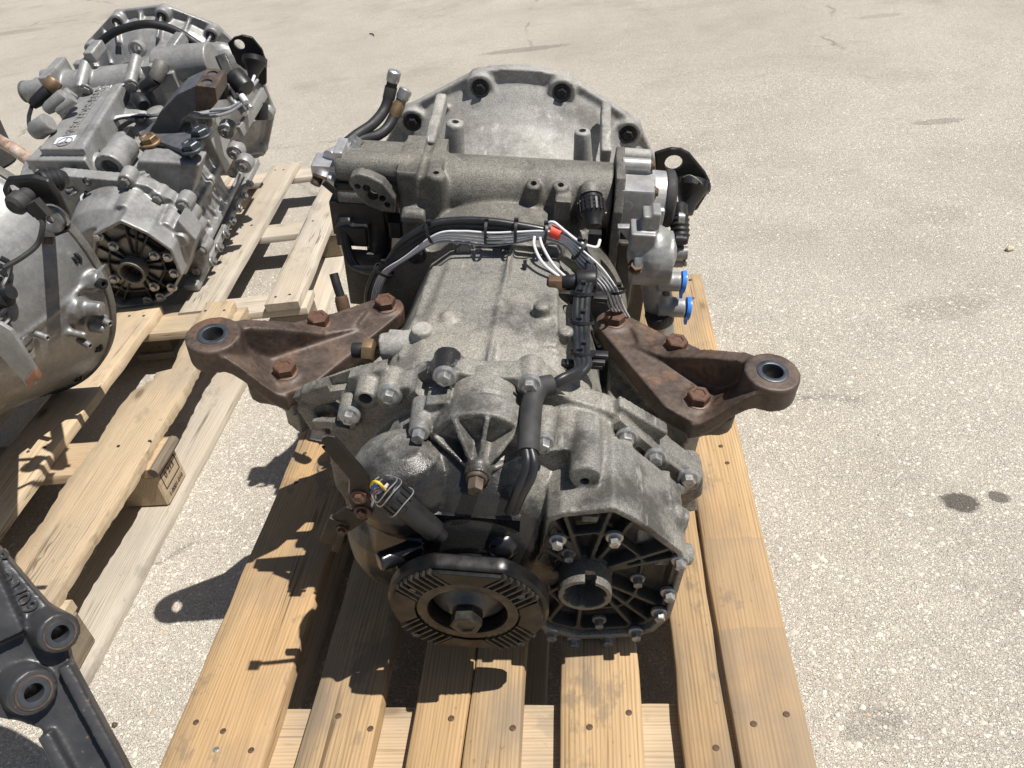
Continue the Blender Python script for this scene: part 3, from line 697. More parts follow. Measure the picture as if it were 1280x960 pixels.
# bracket pads
for sx in (-1, 1):
    b.prism([(sx*.152, .435, .045), (sx*.19, .448, .045), (sx*.28, .388, .045), (sx*.305, .27, .045), (sx*.265, .242, .045), (sx*.24, .275, .045)], (0, 0, .028))
    for y in (.28, .34, .41): b.bar((sx*.11, y, -.03), (sx*(.275 if y < .38 else .19), y, .045), .016, .03)
    b.bar((sx*.16, .43, .02), (sx*.28, .27, .02), .03, .06)
    b.box((sx*.13, .34, -.05), (.06, .2, .10)); b.box((sx*.205, .365, -.025), (.085, .11, .14))
cast(b, 'main_case', 'cast_dusty', G, .003, 4)
b = B(); a_, c_ = P(476, 434, .283), P(545, 424, .283); b.cyl(a_, c_+V((.01, .01, -.012)), .018, .022, 22); b.cyl(P(527, 409, .285)+V((0, 0, -.03)), P(527, 409, .285), .016, .0135, 18); b.box(P(505, 430, .285)+V((0, .012, -.014)), (.05, .03, .03))
cast(b, 'banjo_boss', 'cast_bell', G, .0024, 4)

# --- rear housing: range casing, joint rim, bosses
b = B()
rimpx = [(437, 519), (487, 493), (556, 470), (662, 480), (783, 546), (819, 571), (860, 597)]
rim = [(-.205, .03), (-.195, .085), (-.165, .130), (-.125, .168), (-.085, .178), (-.05, .208), (0, .200), (.045, .204), (.075, .200), (.105, .172), (.15, .158), (.19, .128), (.235, .088), (.285, .045), (.29, .01), (.265, -.03), (.25, -.10), (.20, -.155), (.1, -.165), (0, -.165), (-.11, -.16), (-.18, -.10), (-.205, -.03)]
b.prism([(x, .188, z) for x, z in rim], (0, .030, 0))
lathe_y(b, [(.045, .06), (.055, .085), (.075, .125), (.11, .150), (.15, .158), (.20, .163)], 56)
b.lathe((.125, 0, -.015), (0, 1, 0), [(.10, .08), (.11, .098), (.14, .106), (.20, .112)], 48)
for px, py in rimpx:
    p = P(px, py, .19); b.cyl(p+V((0, -.012, 0)), p+V((0, .034, 0)), .0142, .018, 18)
# extra unfilled hole boss, wing to the left, right hand webs
p = P(532, 484, .20); b.cyl(p+V((0, -.02, 0)), p+V((0, .03, 0)), .018, .018, 18)
p = P(457, 497, .19); b.cyl(p+V((0, -.005, 0)), p+V((0, .03, 0)), .014, .016, 18)
b.prism([P(375, 492, .215), P(440, 470, .215), P(482, 460, .215), P(480, 486, .215), P(430, 500, .215), P(372, 516, .215)], (0, .018, 0))
b.prism([P(365, 498, .22), P(425, 545, .22), P(440, 520, .22), P(380, 492, .22)], (0, .02, 0))
b.bar(P(395, 528, .21), P(440, 530, .19), .010, .014); b.bar(P(380, 505, .22), P(405, 545, .22), .012, .02)
for a_, c_ in (((755, 520), (845, 585)), ((800, 560), (868, 600)), ((770, 505), (830, 540))):
    b.bar(P(*a_, .20), P(*c_, .20), .018, .016)
b.prism([P(868, 595, .20), P(872, 640, .20), P(845, 640, .19), P(840, 590, .20)], (0, .02, 0))
# right lobes
a_ = P(731, 597, .085); b.cyl(a_, a_+V((0, .09, -.01)), .0175, .021, 22)
a_ = P(712, 572, .12); b.cyl(a_+V((0, 0, -.045)), a_+V((0, .09, -.045)), .060, .062, 32)
a_ = P(768, 592, .13); b.cyl(a_+V((0, 0, -.042)), a_+V((0, .07, -.040)), .040, .042, 28)
a_ = P(812, 628, .10); b.box(a_+V((-.004, .03, -.040)), (.066, .06, .06)); b.cyl(a_+V((-.022, .0, -.032)), a_+V((-.022, .05, -.036)), .028, .03, 22)
for (q0, q1) in (((770, 520, .185), (852, 588, .185)), ((745, 552, .16), (775, 556, .18)), ((790, 580, .15), (815, 580, .178)), ((835, 612, .14), (858, 606, .178))): b.bar(P(*q0)+V((0, 0, -.006)), P(*q1)+V((0, 0, -.006)), .010, .014)
b.prism([P(758, 566, .14), P(792, 572, .14), P(790, 600, .12), P(760, 600, .12)], (0, .03, 0))
b.cyl(P(790, 655, .10), P(850, 645, .115), .024, .024, 20); b.cyl(P(846, 648, .12), P(858, 650, .12), .014, .014, 16)
b.cyl(P(820, 690, .09), P(862, 693, .10), .016, .014, 16); b.box(P(738, 636, .075), (.02, .03, .012))
b.box(P(765, 622, .085)+V((0, .03, -.03)), (.06, .05, .05))
b.sphere(P(655, 668, .07)+V((0, .04, -.02)), .045, 20, (.7, 1, 1.1))
# wall of the cover housing
cov = [(683, 648), (700, 641), (768, 634), (800, 650), (853, 690), (859, 703), (838, 772), (818, 790), (795, 797), (720, 800), (680, 790), (652, 765), (650, 720), (672, 690)]
YC = .052
covp = [P(x, y, YC) for x, y in cov]; cc = sum(covp, V((0, 0, 0)))/len(covp)
n = len(covp)
inner = [cc+(p-cc)*.93 for p in covp]
vsx = []; 
for q, yy in ((covp, YC), (covp, .135), (inner, .135), (inner, YC)): vsx.append([V((p.x, yy, p.z)) for p in q])
fs = [(k*n+i, k*n+(i+1) % n, ((k+1) % 4)*n+(i+1) % n, ((k+1) % 4)*n+i) for k in range(4) for i in range(n)]
b.add([p for r in vsx for p in r], fs)
b.prism([V((p.x, .095, p.z)) for p in covp], (0, .06, 0))
# left foot of the housing
b.sphere((-.10, .135, -.04), .085, 24, (.9, .8, 1.25)); b.sphere((-.085, .11, .09), .07, 20, (1, .9, 1)); b.cyl((-.115, .12, -.06), (-.10, .17, -.15), .05, .035, 20)
cu = B()
for px, py, y, r in ((532, 484, .185, .0125), (457, 497, .187, .0085), (731, 597, .09, .0055)):
    p = P(px, py, y); cu.cyl(p+V((0, -.03, 0)), p+V((0, .02, 0)), r, r, 16)
pk = [cu]
for poly, y0, dy in (([(394, 506), (426, 497), (424, 519), (402, 522)], .17, .058), ([(408, 533), (437, 531), (434, 549), (414, 546)], .17, .06), ([(518, 500), (540, 496), (546, 505), (530, 512)], .15, .045), ([(690, 502), (735, 512), (728, 522), (692, 514)], .16, .03)):
    c_ = B(); c_.prism([P(x, y, y0) for x, y in poly], (0, dy, 0)); pk.append(c_)
cast(b, 'rear_housing', 'cast_dusty', G, .0024, 2, pk)
for px, py in rimpx: bolt(G, P(px, py, .1765), (0, -1, .12), .0088, .011, 'zinc', 1.55)

# --- ribbed round cap with central plug
b = B(); cz = .142
b.lathe((.003, 0, cz), (0, 1, 0), [(.128, .012), (.131, .050), (.128, .052), (.128, .060), (.158, .062), (.163, .056), (.215, .052)], 40)
ears = [(524, 540, .128), (680, 552, .128), (547, 625, .103), (655, 625, .105)]
for px, py, y in ears:
    p = P(px, py, y); b.cyl(p, p+V((0, .045, 0)), .0128, .016, 18)
    b.bar(p+V((0, .03, 0)), V((.003, .15, cz)), .024, .028, (0, 1, 0))
for k in range(9):
    a_ = math.radians(-90+40*k+12); d = V((math.cos(a_), 0, math.sin(a_))); u = d.cross(V((0, 1, 0)))*.0028
    q_ = V((.003, 0, cz))
    pr = [q_+d*.008+V((0, .088, 0)), q_+d*.057+V((0, .124, 0)), q_+d*.057+V((0, .14, 0)), q_+d*.008+V((0, .14, 0))]
    b.prism([v+u for v in pr], u*-2)
b.cyl((.003, .082, cz+.002), (.003, .135, cz), .0150, .0205, 20)
b.prism([P(520, 528, .138), P(560, 512, .15), P(668, 522, .15), P(692, 548, .138), P(672, 640, .112), P(536, 640, .112)], (0, .03, 0))
b.prism([P(532, 505, .15), P(560, 503, .15), P(563, 530, .15), P(528, 530, .15)], (0, .03, 0))
b.lathe((.003, 0, cz+.012), (0, 1, 0), [(.16, .046), (.165, .05), (.205, .05), (.21, .045)], 32)
cast(b, 'ribbed_cap', 'cast_dusty', G, .0018, 2)
for px, py, y in ears[:3]: bolt(G, P(px, py, y-.001), (0, -1, .1), .0080, .014, 'zinc', 1.5)
bolt(G, (.003, .081, cz+.002), (0, -1, 0), .0095, .018, 'plug_brown', 1.3)

# --- ribbed end cover
b = B(); YF = YC+.018
b.prism([V((p.x, YF+.012, p.z)) for p in inner], (0, .03, 0))
hub = P(731, 738, YC-.012); hub = V((hub.x, YF, hub.z))
for k, p in enumerate(inner):
    d = V((p.x, YF, p.z)); b.bar(hub+(d-hub)*.12, d, .0055, .018, (0, 1, 0))
    q = inner[(k+1) % n]; b.bar(hub+(d-hub)*.62, hub+(V((q.x, YF, q.z))-hub)*.62, .004, .014, (0, 1, 0))
    b.bar(hub+(d-hub)*.97, hub+(V((q.x, YF, q.z))-hub)*.97, .006, .022, (0, 1, 0))
b.lathe((hub.x, 0, hub.z), (0, 1, 0), [(YF-.004, .034), (YF+.012, .036)], 32)
cast_c = b
b2 = B()
oc = cast(cast_c, 'end_cover', 'cast_cover', G, .0018, 1)
b.__init__()
b.ring((hub.x, YC-.020, hub.z), (0, 1, 0), .0265, .0325, .035, 40)
for k in range(4):
    a_ = math.radians(45+90*k+40); b.cyl((hub.x+.0275*math.cos(a_), YC-.019, hub.z+.0275*math.sin(a_)), (hub.x+.0275*math.cos(a_), YC+.012, hub.z+.0275*math.sin(a_)), .0042, .0042, 12)
cu = B(); cu.box((hub.x+.004, YC-.016, hub.z+.031), (.013, .022, .016))
cast(b, 'cover_hub_ring', 'cast_tube', oc, .0014, 1, cu)
for px, py in ((697, 674), (768, 671), (836, 740), (824, 765), (850, 700), (690, 790), (795, 789), (760, 797), (718, 800)): bolt(oc, P(px, py, YC+.003), (0, -1, 0), .0070, .012, 'zinc', 1.5)
for px, py in ((711, 690), (797, 722), (749, 774)): bolt(oc, P(px, py, YC+.012), (0, -1, 0), .0063, .012, 'zinc_dull', 1.5)

# --- output flange with crossed serrations
b = B()
def flr(a, k=1.0):
    x, z = .0955*k*math.cos(a), .0955*k*math.sin(a); zz = .0865*k
    return V((x, 0, max(-zz, min(zz, z))))
nA = 72
def cr(r, y): return [V((r*math.cos(2*math.pi*i/nA), y, r*math.sin(2*math.pi*i/nA))) for i in range(nA)]
b.rings([cr(.047, .018)]+[[flr(2*math.pi*i/nA, k)+V((0, y, 0)) for i in range(nA)] for y, k in ((.0205, .96), (.017, 1.0), (.004, 1.0), (.0, .965))]+[cr(.047, .0), cr(.044, .010), cr(.047, .018)], cap=False)
fl = build(b, 'output_flange', 'flange_steel', G)
b = B(); b.ring((0, .0015, 0), (0, -1, 0), .0475, .0605, .0055, 56); build(b, 'flange_ring', 'flange_worn', fl, .001)
# teeth in four diagonal sectors
b = B()
for q in range(4):
    base = math.radians(45+90*q)
    d = V((math.cos(base), 0, math.sin(base))); t = V((-math.sin(base), 0, math.cos(base)))
    for k in range(7):
        off_ = (k-3)*.0087
        r_in = math.sqrt(max(0, .0615**2-off_**2)); r_out = .20
        p0 = d*r_in+t*off_
        s_ = r_in
        while s_ < .0955:
            pp = d*(s_+.002)+t*off_
            if pp.length > .0925 or abs(pp.z) > .0835: break
            s_ += .002
        if s_-r_in > .006:
            a_, c_ = d*r_in+t*off_, d*s_+t*off_
            w_ = .0034; u = V((0, -.0058, 0))
            b.add([a_+t*w_, a_-t*w_, c_-t*w_, c_+t*w_, a_+t*.0013+u, a_-t*.0013+u, c_-t*.0013+u, c_+t*.0013+u], [(0, 1, 5, 4), (1, 2, 6, 5), (2, 3, 7, 6), (3, 0, 4, 7), (4, 5, 6, 7), (3, 2, 1, 0)])
o = build(b, 'serration', 'flange_worn', fl); o['kind'] = 'stuff'
for ang in (0, 180, 90, 270):
    a_ = math.radians(ang); w0 = 24 if ang in (0, 180) else 26
    b = B(); pts = [flr(a_+math.radians(t_), .93) for t_ in np.linspace(-w0, w0, 9)]
    inn_ = [V((.0625*math.cos(a_+math.radians(t_)), 0, .0625*math.sin(a_+math.radians(t_)))) for t_ in (17, 0, -17)]
    b.prism([p+V((0, .0005, 0)) for p in pts+inn_], (0, -.0058, 0)); build(b, 'flange_land', 'flange_steel', fl, .0006, 1)
for px, py in ((516, 733), (652, 741), (521, 789), (652, 800)):
    p = P(px, py, 0); bolt(fl, p, (0, -1, 0), .005, .006, 'steel_blue', 0, 'flange_stud')
b = B(); b.lathe((0, 0, 0), (0, -1, 0), [(-.018, .0455), (-.015, .045), (-.0105, .039), (-.006, .031), (-.001, .025), (.002, .0225), (.004, .0205)], 40); build(b, 'dished_washer', 'flange_dish', fl)
bolt(fl, (0, -.003, 0), (0, -1, 0), .0190, .020, 'flange_worn', 0, 'centre_bolt', spin=.18)
b = B(); b.lathe((0, 0, 0), (0, 1, 0), [(.018, .052), (.05, .050), (.052, .062), (.075, .066), (.085, .085), (.11, .09)], 48)
for k in range(10): b.box((.052*math.cos(k*.63), .028, .052*math.sin(k*.63)), (.012, .014, .008))
b.sphere((.035, .06, .055), .022, 14); b.box((-.05, .065, .05), (.05, .03, .03)); b.box((.0, .075, .085), (.11, .03, .03)); b.cyl((-.105, .02, .055), (-.06, .05, .05), .012, .012, 14)
cast(b, 'oil_seal_carrier', 'oil_black', G, .0025, 2)
b = B(); p = P(503, 705, .04); b.cyl(p+V((-.008, 0, 0)), p+V((.015, .01, 0)), .0105, .0105, 14); build(b, 'drain_plug', 'paint_black', G, .0015)

# --- rusty mounting arms (mirror images)
b1_, b2_, b3_, eye = (.167, .422), (.251, .367), (.274, .271), V((.354, .263, .171))
for sx in (-1, 1):
    b = B()
    hl = hull2d(circ(*b1_, .027)+circ(*b3_, .037)+circ(.243, .268, .016)+circ(.298, .262, .026)+circ(*b2_, .022))
    b.prism([(sx*x, y, .074) for x, y in hl], (0, 0, .027))
    inn = hull2d(circ(.160, .414, .012)+circ(.25, .262, .012)+circ(b3_[0]-.004, b3_[1]-.022, .010))
    # rising web from pad to eye
    steps = 7; rr = []
    p0, p1 = V((.285, .283, .088)), eye+V((0, 0, -.022))
    for i in range(steps):
        t = i/(steps-1); s_ = t*t*(3-2*t); c_ = p0.lerp(p1, t); c_.z = .084+(eye.z-.020-.084)*s_; hw = .058*(1-t)+.036*t
        dirp = V((.4, .9, 0)).normalized(); rr.append([V((sx*(c_.x+dirp.x*u_), c_.y+dirp.y*u_, c_.z+q_)) for u_, q_ in ((-hw, -.014), (hw, -.014), (hw, .014), (-hw, .014))])
    b.rings(rr)
    b.cyl((sx*eye.x, eye.y, eye.z-.037), (sx*eye.x, eye.y, eye.z), .0355, .0350, 40)
    # high back rib from the upper bolt to the eye
    q = [V((.200, .378, .104)), V((.240, .352, .112)), V((.285, .322, .142)), V((.322, .296, .164)), V((.345, .282, .167))]
    b.prism([V((sx*x, y, .074)) for x, y in ((.20, .375), (.19, .41), (.24, .395), (.285, .372), (.31, .335), (.30, .31), (.24, .345))], (0, 0, .033))
    for i in range(4):
        a_, c_ = q[i], q[i+1]; d = (c_-a_).normalized(); nn = V((-d.y, d.x, 0)).normalized()*.011
        b.prism([V((sx*v.x, v.y, v.z)) for v in (a_+nn, a_-nn, c_-nn, c_+nn)], (0, 0, -.075 if i else -.03))
    for (x, y) in (b1_, b3_, b2_): b.cyl((sx*x, y, .074), (sx*x, y, .1035 if y != b2_[1] else .110), .0200, .0205, 24)
    cu = B(); cu.cyl((sx*eye.x, eye.y, .09), (sx*eye.x, eye.y, .20), .0172, .0172, 32)
    br = cast(b, 'mounting_arm', 'rust', G, .0024, 7, cu)
    b = B(); b.ring((sx*eye.x, eye.y, .139), (0, 0, 1), .0130, .0200, .0332, 40); build(b, 'bushing', 'steel_blue', br, .0012)
    for (x, y) in (b1_, b3_, b2_): bolt(br, (sx*x, y, .1030 if y != b2_[1] else .1095), (0, 0, 1), .0152, .0140, 'rust_bolt', 1.12, spin=.35 if sx < 0 else .9, wh=.002)

# --- black perforated bracket on the left
b = B(); Y0 = .055
strip = [(388, 544), (420, 549), (461, 600), (464, 638), (442, 647), (436, 600), (390, 552)]
b.prism([P(x, y, Y0) for x, y in [(387, 543), (418, 547), (462, 597), (465, 643), (447, 650), (436, 627), (437, 601)]], (0, .0045, 0))
b.bar(P(387, 543, Y0), P(405, 547, Y0), .016, .004, (0, 0, 1))
cu = B()
for px, py in ((403, 558), (410, 572), (421, 583)): p = P(px, py, Y0); cu.cyl(p+V((0, -.01, 0)), p+V((0, .02, 0)), .0032, .0032, 12)
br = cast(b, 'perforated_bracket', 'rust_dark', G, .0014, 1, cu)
for px, py in ((449, 620), (453, 639)): bolt(br, P(px, py, Y0-.001), (0, -1, .2), .0062, .008, 'rust_bolt', 1.6)
b = B(); b.bar(P(447, 640, .06), P(425, 655, .06), .006, .030, (0, 0, 1)); b.bar(P(424, 648, .06), P(411, 677, .06), .008, .022, (1, 0, 0)); b.bar(P(430, 655, .06), P(420, 686, .06), .010, .010, (0, 0, 1))
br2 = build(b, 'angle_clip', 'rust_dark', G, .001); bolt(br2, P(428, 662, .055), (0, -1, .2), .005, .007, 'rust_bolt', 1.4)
# support behind the bracket
b = B(); b.bar(P(452, 630, .062), P(470, 640, .10), .02, .02); build(b, 'bracket_stay', 'oil_black', G, .002)

# --- sensor plug with loose coloured wires
b = B(); a_, c_ = P(482, 612, .045), P(548, 668, .045)
d = (c_-a_).normalized()
b.lathe(a_, d, [(0, .013), (.006, .0165), (.026, .0165), (.028, .014), (.085, .0135), (.088, .010), (.10, .009)], 24)
for k in range(14):
    an = k*math.pi/7; R = rot_to(d); u = R@V((math.cos(an), math.sin(an), 0)); b.bar(a_+d*.007+u*.0165, a_+d*.025+u*.0165, .0025, .003, u)
build(b, 'sensor_plug', 'plastic_black', G)
for m_, k in (('wire_yellow', 0), ('wire_blue', 1), ('wire_pink', 2), ('wire_white', 3)):
    b = B(); b.tube([a_+d*.003+V((0, .002*k, .003*k-.004)), P(474, 604+4*k, .044), P(466+k, 603+6*k, .05), P(463, 612+8*k, .06)], .0017, 8); build(b, 'loose_wire', m_, G)
b = B(); R = rot_to(d)
for t_, r_ in ((-.004, .017), (.002, .0185), (.022, .019)):
    b.tube([a_+d*(t_+.004*math.sin(k*.9))+R@V((r_*math.cos(k*.45), r_*math.sin(k*.45), 0)) for k in range(14)], .0008, 6, 2)
build(b, 'wire_clip', 'zinc', G)

# --- right hand shift actuator
b = B(); XA = .157
b.prism([(XA, y, z) for y, z in ((.545, .06), (.555, .20), (.575, .245), (.66, .25), (.69, .20), (.69, .05), (.60, .0), (.545, -.02))], (.014, 0, 0))
cast(b, 'actuator_flange', 'cast_tube', G, .0025, 2)
b = B(); X0 = .170
def cx(px0, py0, px1, y, r, n=20, r2=None):
    a_ = P(px0, py0, y); e = P(px1, py0, y); b.cyl((X0-.004, y, a_.z), (e.x, y, a_.z), r, r2 or r, n); return V((e.x, y, a_.z))
e1 = cx(783, 205, 814, .625, .010); e2 = cx(783, 238, 818, .585, .010)
b.cyl((X0, .622, .188), (.238, .622, .188), .043, .041, 36); b.box((X0+.02, .61, .20), (.05, .085, .06)); b.box((X0+.045, .60, .17), (.04, .05, .05))
b.prism([P(783, 262, .57), P(822, 270, .57), P(820, 276, .57), P(783, 270, .57)], (0, .03, 0))
cast(b, 'shift_actuator', 'alu_machined', G, .002, 2)
bolt(G, e1, (1, 0, 0), .0065, .006, 'bolt_brown', 1.3); bolt(G, e2, (1, 0, 0), .0065, .006, 'bolt_brown', 1.3)
b = B(); b.lathe((.236, .622, .188), (1, 0, 0), [(0, .044), (.012, .044), (.016, .036)], 36); build(b, 'actuator_cap', 'rubber_dusty', G, .0015)
b = B(); p = P(783, 254, .575); b.ring(p+V((0, .006, 0)), (0, -1, 0), .0045, .0095, .014, 20); build(b, 'port_boss', 'alu_machined', G, .001)
# dark boxes paint in the shade of a hollow below the actuator; machined wedge
b = B(); b.box((.185, .60, .085), (.03, .10, .13)); b.box((.20, .62, .03), (.05, .10, .10)); cast(b, 'hollow_shade_block', 'cast_cover', G, .003, 2)
b = B(); b.prism([P(772, 285, .52), P(808, 285, .52), P(808, 300, .52), P(787, 304, .52)], (0, .012, 0)); build(b, 'machined_wedge', 'alu_machined', G, .001)

# lifting plate with hole, dark
b = B(); YP = .735
ol = [(818, 192), (824, 190), (838, 186), (852, 187), (862, 192), (882, 216), (888, 228), (886, 240), (872, 262), (858, 270), (850, 262), (846, 240), (838, 225), (820, 215)]
b.prism([P(x, y, YP) for x, y in ol], (0, .008, 0)); cu = B(); p = P(842, 204, YP); cu.cyl(p+V((0, -.02, 0)), p+V((0, .03, 0)), .0145, .0145, 28)
lp = cast(b, 'lifting_plate', 'paint_black', G, .0018, 1, cu)
b = B(); p = P(864, 236, YP-.01); d = V((-.1, -.55, -.5)).normalized()
b.lathe(p-d*.012, d, [(0, .030), (.012, .030), (.014, .026), (.040, .013), (.055, .011)], 28)
R = rot_to(d)
for k in range(16): u = R@V((math.cos(k*math.pi/8), math.sin(k*math.pi/8), 0)); b.bar(p+u*.030-d*.010, p+u*.030, .004, .003, u)
build(b, 'round_connector', 'plastic_black', lp)
b = B(); b.tube([P(850, 224, YP-.01), P(862, 219, YP-.03), P(876, 228, YP-.03), P(880, 240, YP-.01)], .001, 6); build(b, 'retaining_wire', 'zinc', lp)
# corrugated sleeve and fittings right of the actuator
b = B(); a_, c_ = P(849, 258, .62), P(850, 302, .58); d = (c_-a_).normalized(); Ln = (c_-a_).length
b.lathe(a_-d*.006, d, [(0, .008), (.004, .0125), (.020, .0125), (.022, .0145)]+[(.024+.004*k, .0155 if k % 2 else .0135) for k in range(9)]+[(.064, .012), (Ln+.01, .011)], 24)
build(b, 'cable_sleeve', 'plastic_black', G)
for i, (px0, px1, py, r, m_) in enumerate(((842, 858, 300, .009, 'bolt_black'), (842, 859, 316, .013, 'zinc_dull'), (842, 858, 328, .008, 'zinc_dull'), (848, 856, 272, .008, 'zinc'))):
    b = B(); a_, c_ = P(px0, py, .56), P(px1, py, .56); b.lathe(a_, c_-a_, [(0, r), ((c_-a_).length*.7, r), ((c_-a_).length*.72, r*.8), ((c_-a_).length, r*.8)], 18); build(b, 'side_fitting', m_, G)

# --- pneumatic valve with blue caps
b = B(); YV = .465
P2 = lambda x, y: P(x, y, YV)
c_ = P2(818, 312); b.cyl(c_+V((-.028, .02, -.028)), c_+V((.028, .02, -.028)), .040, .040, 32); b.sphere(c_+V((.0, .02, -.02)), .042, 24, (.85, 1, 1))
b.box(P2(803, 300)+V((0, .01, .0)), (.035, .04, .03)); b.box(P2(808, 283)+V((0, .015, 0)), (.012, .03, .03)); b.box(P2(820, 280)+V((0, .015, 0)), (.012, .03, .03))
a_ = P2(812, 345); b.cyl(a_+V((0, .01, .03)), P2(826, 408)+V((0, .02, 0)), .022, .022, 24)
b.cyl(P2(826, 332)+V((0, 0, -.02)), P2(826, 328), .012, .0115, 18)
b.cyl(P2(822, 352), P2(851, 352), .0135, .0145, 24); b.cyl(P2(822, 384), P2(856, 384), .0145, .0155, 24)
b.cyl(P2(831, 380), P2(831, 366), .011, .009, 18)
cast(b, 'air_valve', 'alu_grey', G, .002, 2)
for px, py, r in ((851, 352, .0165), (857, 385, .0175)):
    p = P2(px, py); b = B(); b.lathe(p, (1, 0, -.05), [(0, r*.94), (.003, r), (.006, r), (.0065, r*.7)], 28); b.box(p+V((.003, -.004, -r)), (.004, .010, .014)); build(b, 'blue_port_cap', 'blue_plastic', G)
b = B(); p = P2(831, 366); b.cyl(p+V((0, 0, -.006)), P2(832, 346), .0075, .006, 16); build(b, 'vent_stub', 'plastic_black', G, .001)
bolt(G, P2(795, 327)+V((0, -.012, .0)), (0, -.6, 1), .0095, .008, 'bolt_brown', 1.25); bolt(G, P2(826, 326), (0, -.1, 1), .008, .008, 'bolt_brown', 1.15)
b = B(); a_, c_ = P2(823, 390)+V((0, .0, 0)), P2(828, 412); b.cyl(a_, P2(826, 402), .0215, .0205, 20); build(b, 'valve_collar', 'rubber', G, .002)
b = B(); b.cyl(P2(826, 400), P2(829, 418), .018, .017, 20); build(b, 'valve_outlet', 'alu_machined', G, .0015)

# --- left hand cluster: black valve block, pipe, silver fitting, hoses
b = B(); b.box(P(452, 262, .60), (.085, .06, .06)); b.box(P(444, 285, .58), (.05, .05, .035)); b.cyl(P(474, 280, .59), P(474, 330, .57), .022, .018, 18)
b.box(P(436, 240, .60), (.03, .05, .06)); b.cyl(P(418, 256, .59), P(436, 256, .59), .008, .010, 14); b.cyl(P(425, 280, .57), P(440, 280, .57), .014, .014, 16); b.box(P(495, 282, .57), (.02, .03, .03))
cast(b, 'valve_block', 'paint_black', G, .0025, 2)
b = B(); b.box(P(462, 340, .55)+V((-.01, .01, -.02)), (.06, .02, .10)); build(b, 'side_plate', 'cast_cover', G, .003)
for k in range(2):
    b = B(); b.tube([P(428+3*k, 288, .56), P(432+3*k, 310, .55), P(438+4*k, 328, .54), P(452+3*k, 336+2*k, .53), P(475, 336+3*k, .52)], .006, 12); build(b, 'steel_pipe', 'paint_black', G)
b = B(); p = P(410, 208, .61); b.box(p+V((0, 0, -.005)), (.042, .04, .034)); b.cyl(P(405, 212, .60), P(402, 226, .585), .012, .011, 18); b.cyl(P(415, 216, .60), P(412, 229, .585), .013, .012, 18); b.box(P(428, 200, .61), (.014, .045, .05)); b.cyl(P(412, 198, .61), P(420, 192, .625), .013, .012, 16)
o = cast(b, 'hydraulic_fitting', 'alu_machined', G, .0016, 2)
b = B(); b.cyl(P(398, 221, .585), P(394, 231, .575), .008, .008, 12); b.lathe(P(401, 219, .585), (-.2, -.4, -.6), [(0, .0115), (.004, .0115)], 18); build(b, 'brown_plug', 'bolt_brown', o)
b = B(); b.bar(P(405, 228, .57), P(418, 239, .57), .004, .009); build(b, 'cable_end', 'plastic_black', o)
for pts, nm in ((((420, 192, .62), (432, 180, .64), (447, 168, .66), (466, 155, .69), (480, 138, .72), (487, 118, .735), (491, 100, .74)), 1), (((436, 182, .64), (452, 174, .66), (470, 170, .68), (484, 160, .70), (494, 142, .72), (503, 122, .73)), 2)):
    Q = [P(*q) for q in pts]; b = B(); b.tube(Q, .0085, 14); ho = build(b, 'hydraulic_hose', 'rubber', G)
    d = (Q[-1]-Q[-2]).normalized(); b = B(); b.lathe(Q[-1]-d*.030, d, [(0, .0098), (.018, .0100), (.020, .0085), (.028, .0085)], 16); build(b, 'crimp_sleeve', 'rubber_dusty' if nm == 1 else 'brass_old', ho)
    b = B(); b.lathe(Q[-1]-d*.003, d, [(0, .0095), (.004, .0105), (.016, .0105), (.018, .008)], 16); build(b, 'hose_nut', 'zinc', ho)
b = B(); b.cyl(P(424, 201, .62), P(446, 178, .64), .011, .010, 16); b.lathe(P(440, 186, .635), P(450, 172, .645)-P(440, 186, .635), [(0, .0125), (.012, .0125), (.013, .010), (.02, .010)], 6); build(b, 'pipe_union', 'zinc', G)
# breather hose poking up by the left arm
b = B(); b.tube([P(417, 342, .50), P(421, 356, .49), P(427, 374, .48)], .007, 12); build(b, 'breather_hose', 'rubber', G)
b = B(); b.lathe(P(426, 370, .48), P(430, 388, .47)-P(426, 370, .48), [(0, .009), (.006, .0105), (.02, .0105), (.035, .009)], 16); build(b, 'hose_clip', 'bolt_brown', G)
# banjo plug on the left of the case
b = B(); a_, c_ = P(441, 438, .275), P(457, 438, .275); b.cyl(a_, c_, .0105, .0105, 18); build(b, 'rubber_cap', 'rubber', G, .001)
b = B(); a_ = P(454, 438, .275); b.lathe(a_, (1, 0, 0), [(0, .0165), (.014, .0165)], 6); build(b, 'union_nut', 'brass_old', G, .001)
# brown switch and plug on the right of the case
b = B(); a_, c_ = P(686, 356, .40), P(703, 356, .40); b.lathe(a_, c_-a_, [(0, .0145), (.018, .0145), (.0185, .011), (.024, .011)], 6); build(b, 'switch_body', 'bolt_brown', G, .001)
b = B(); b.cyl(P(703, 354, .40), P(722, 352, .40), .010, .011, 18); b.box(P(716, 368, .39), (.04, .016, .014)); b.box(P(733, 372, .39), (.045, .018, .012)); b.cyl(P(722, 352, .40), P(746, 350, .40), .016, .014, 18); build(b, 'switch_plug', 'plastic_black', G, .0015)
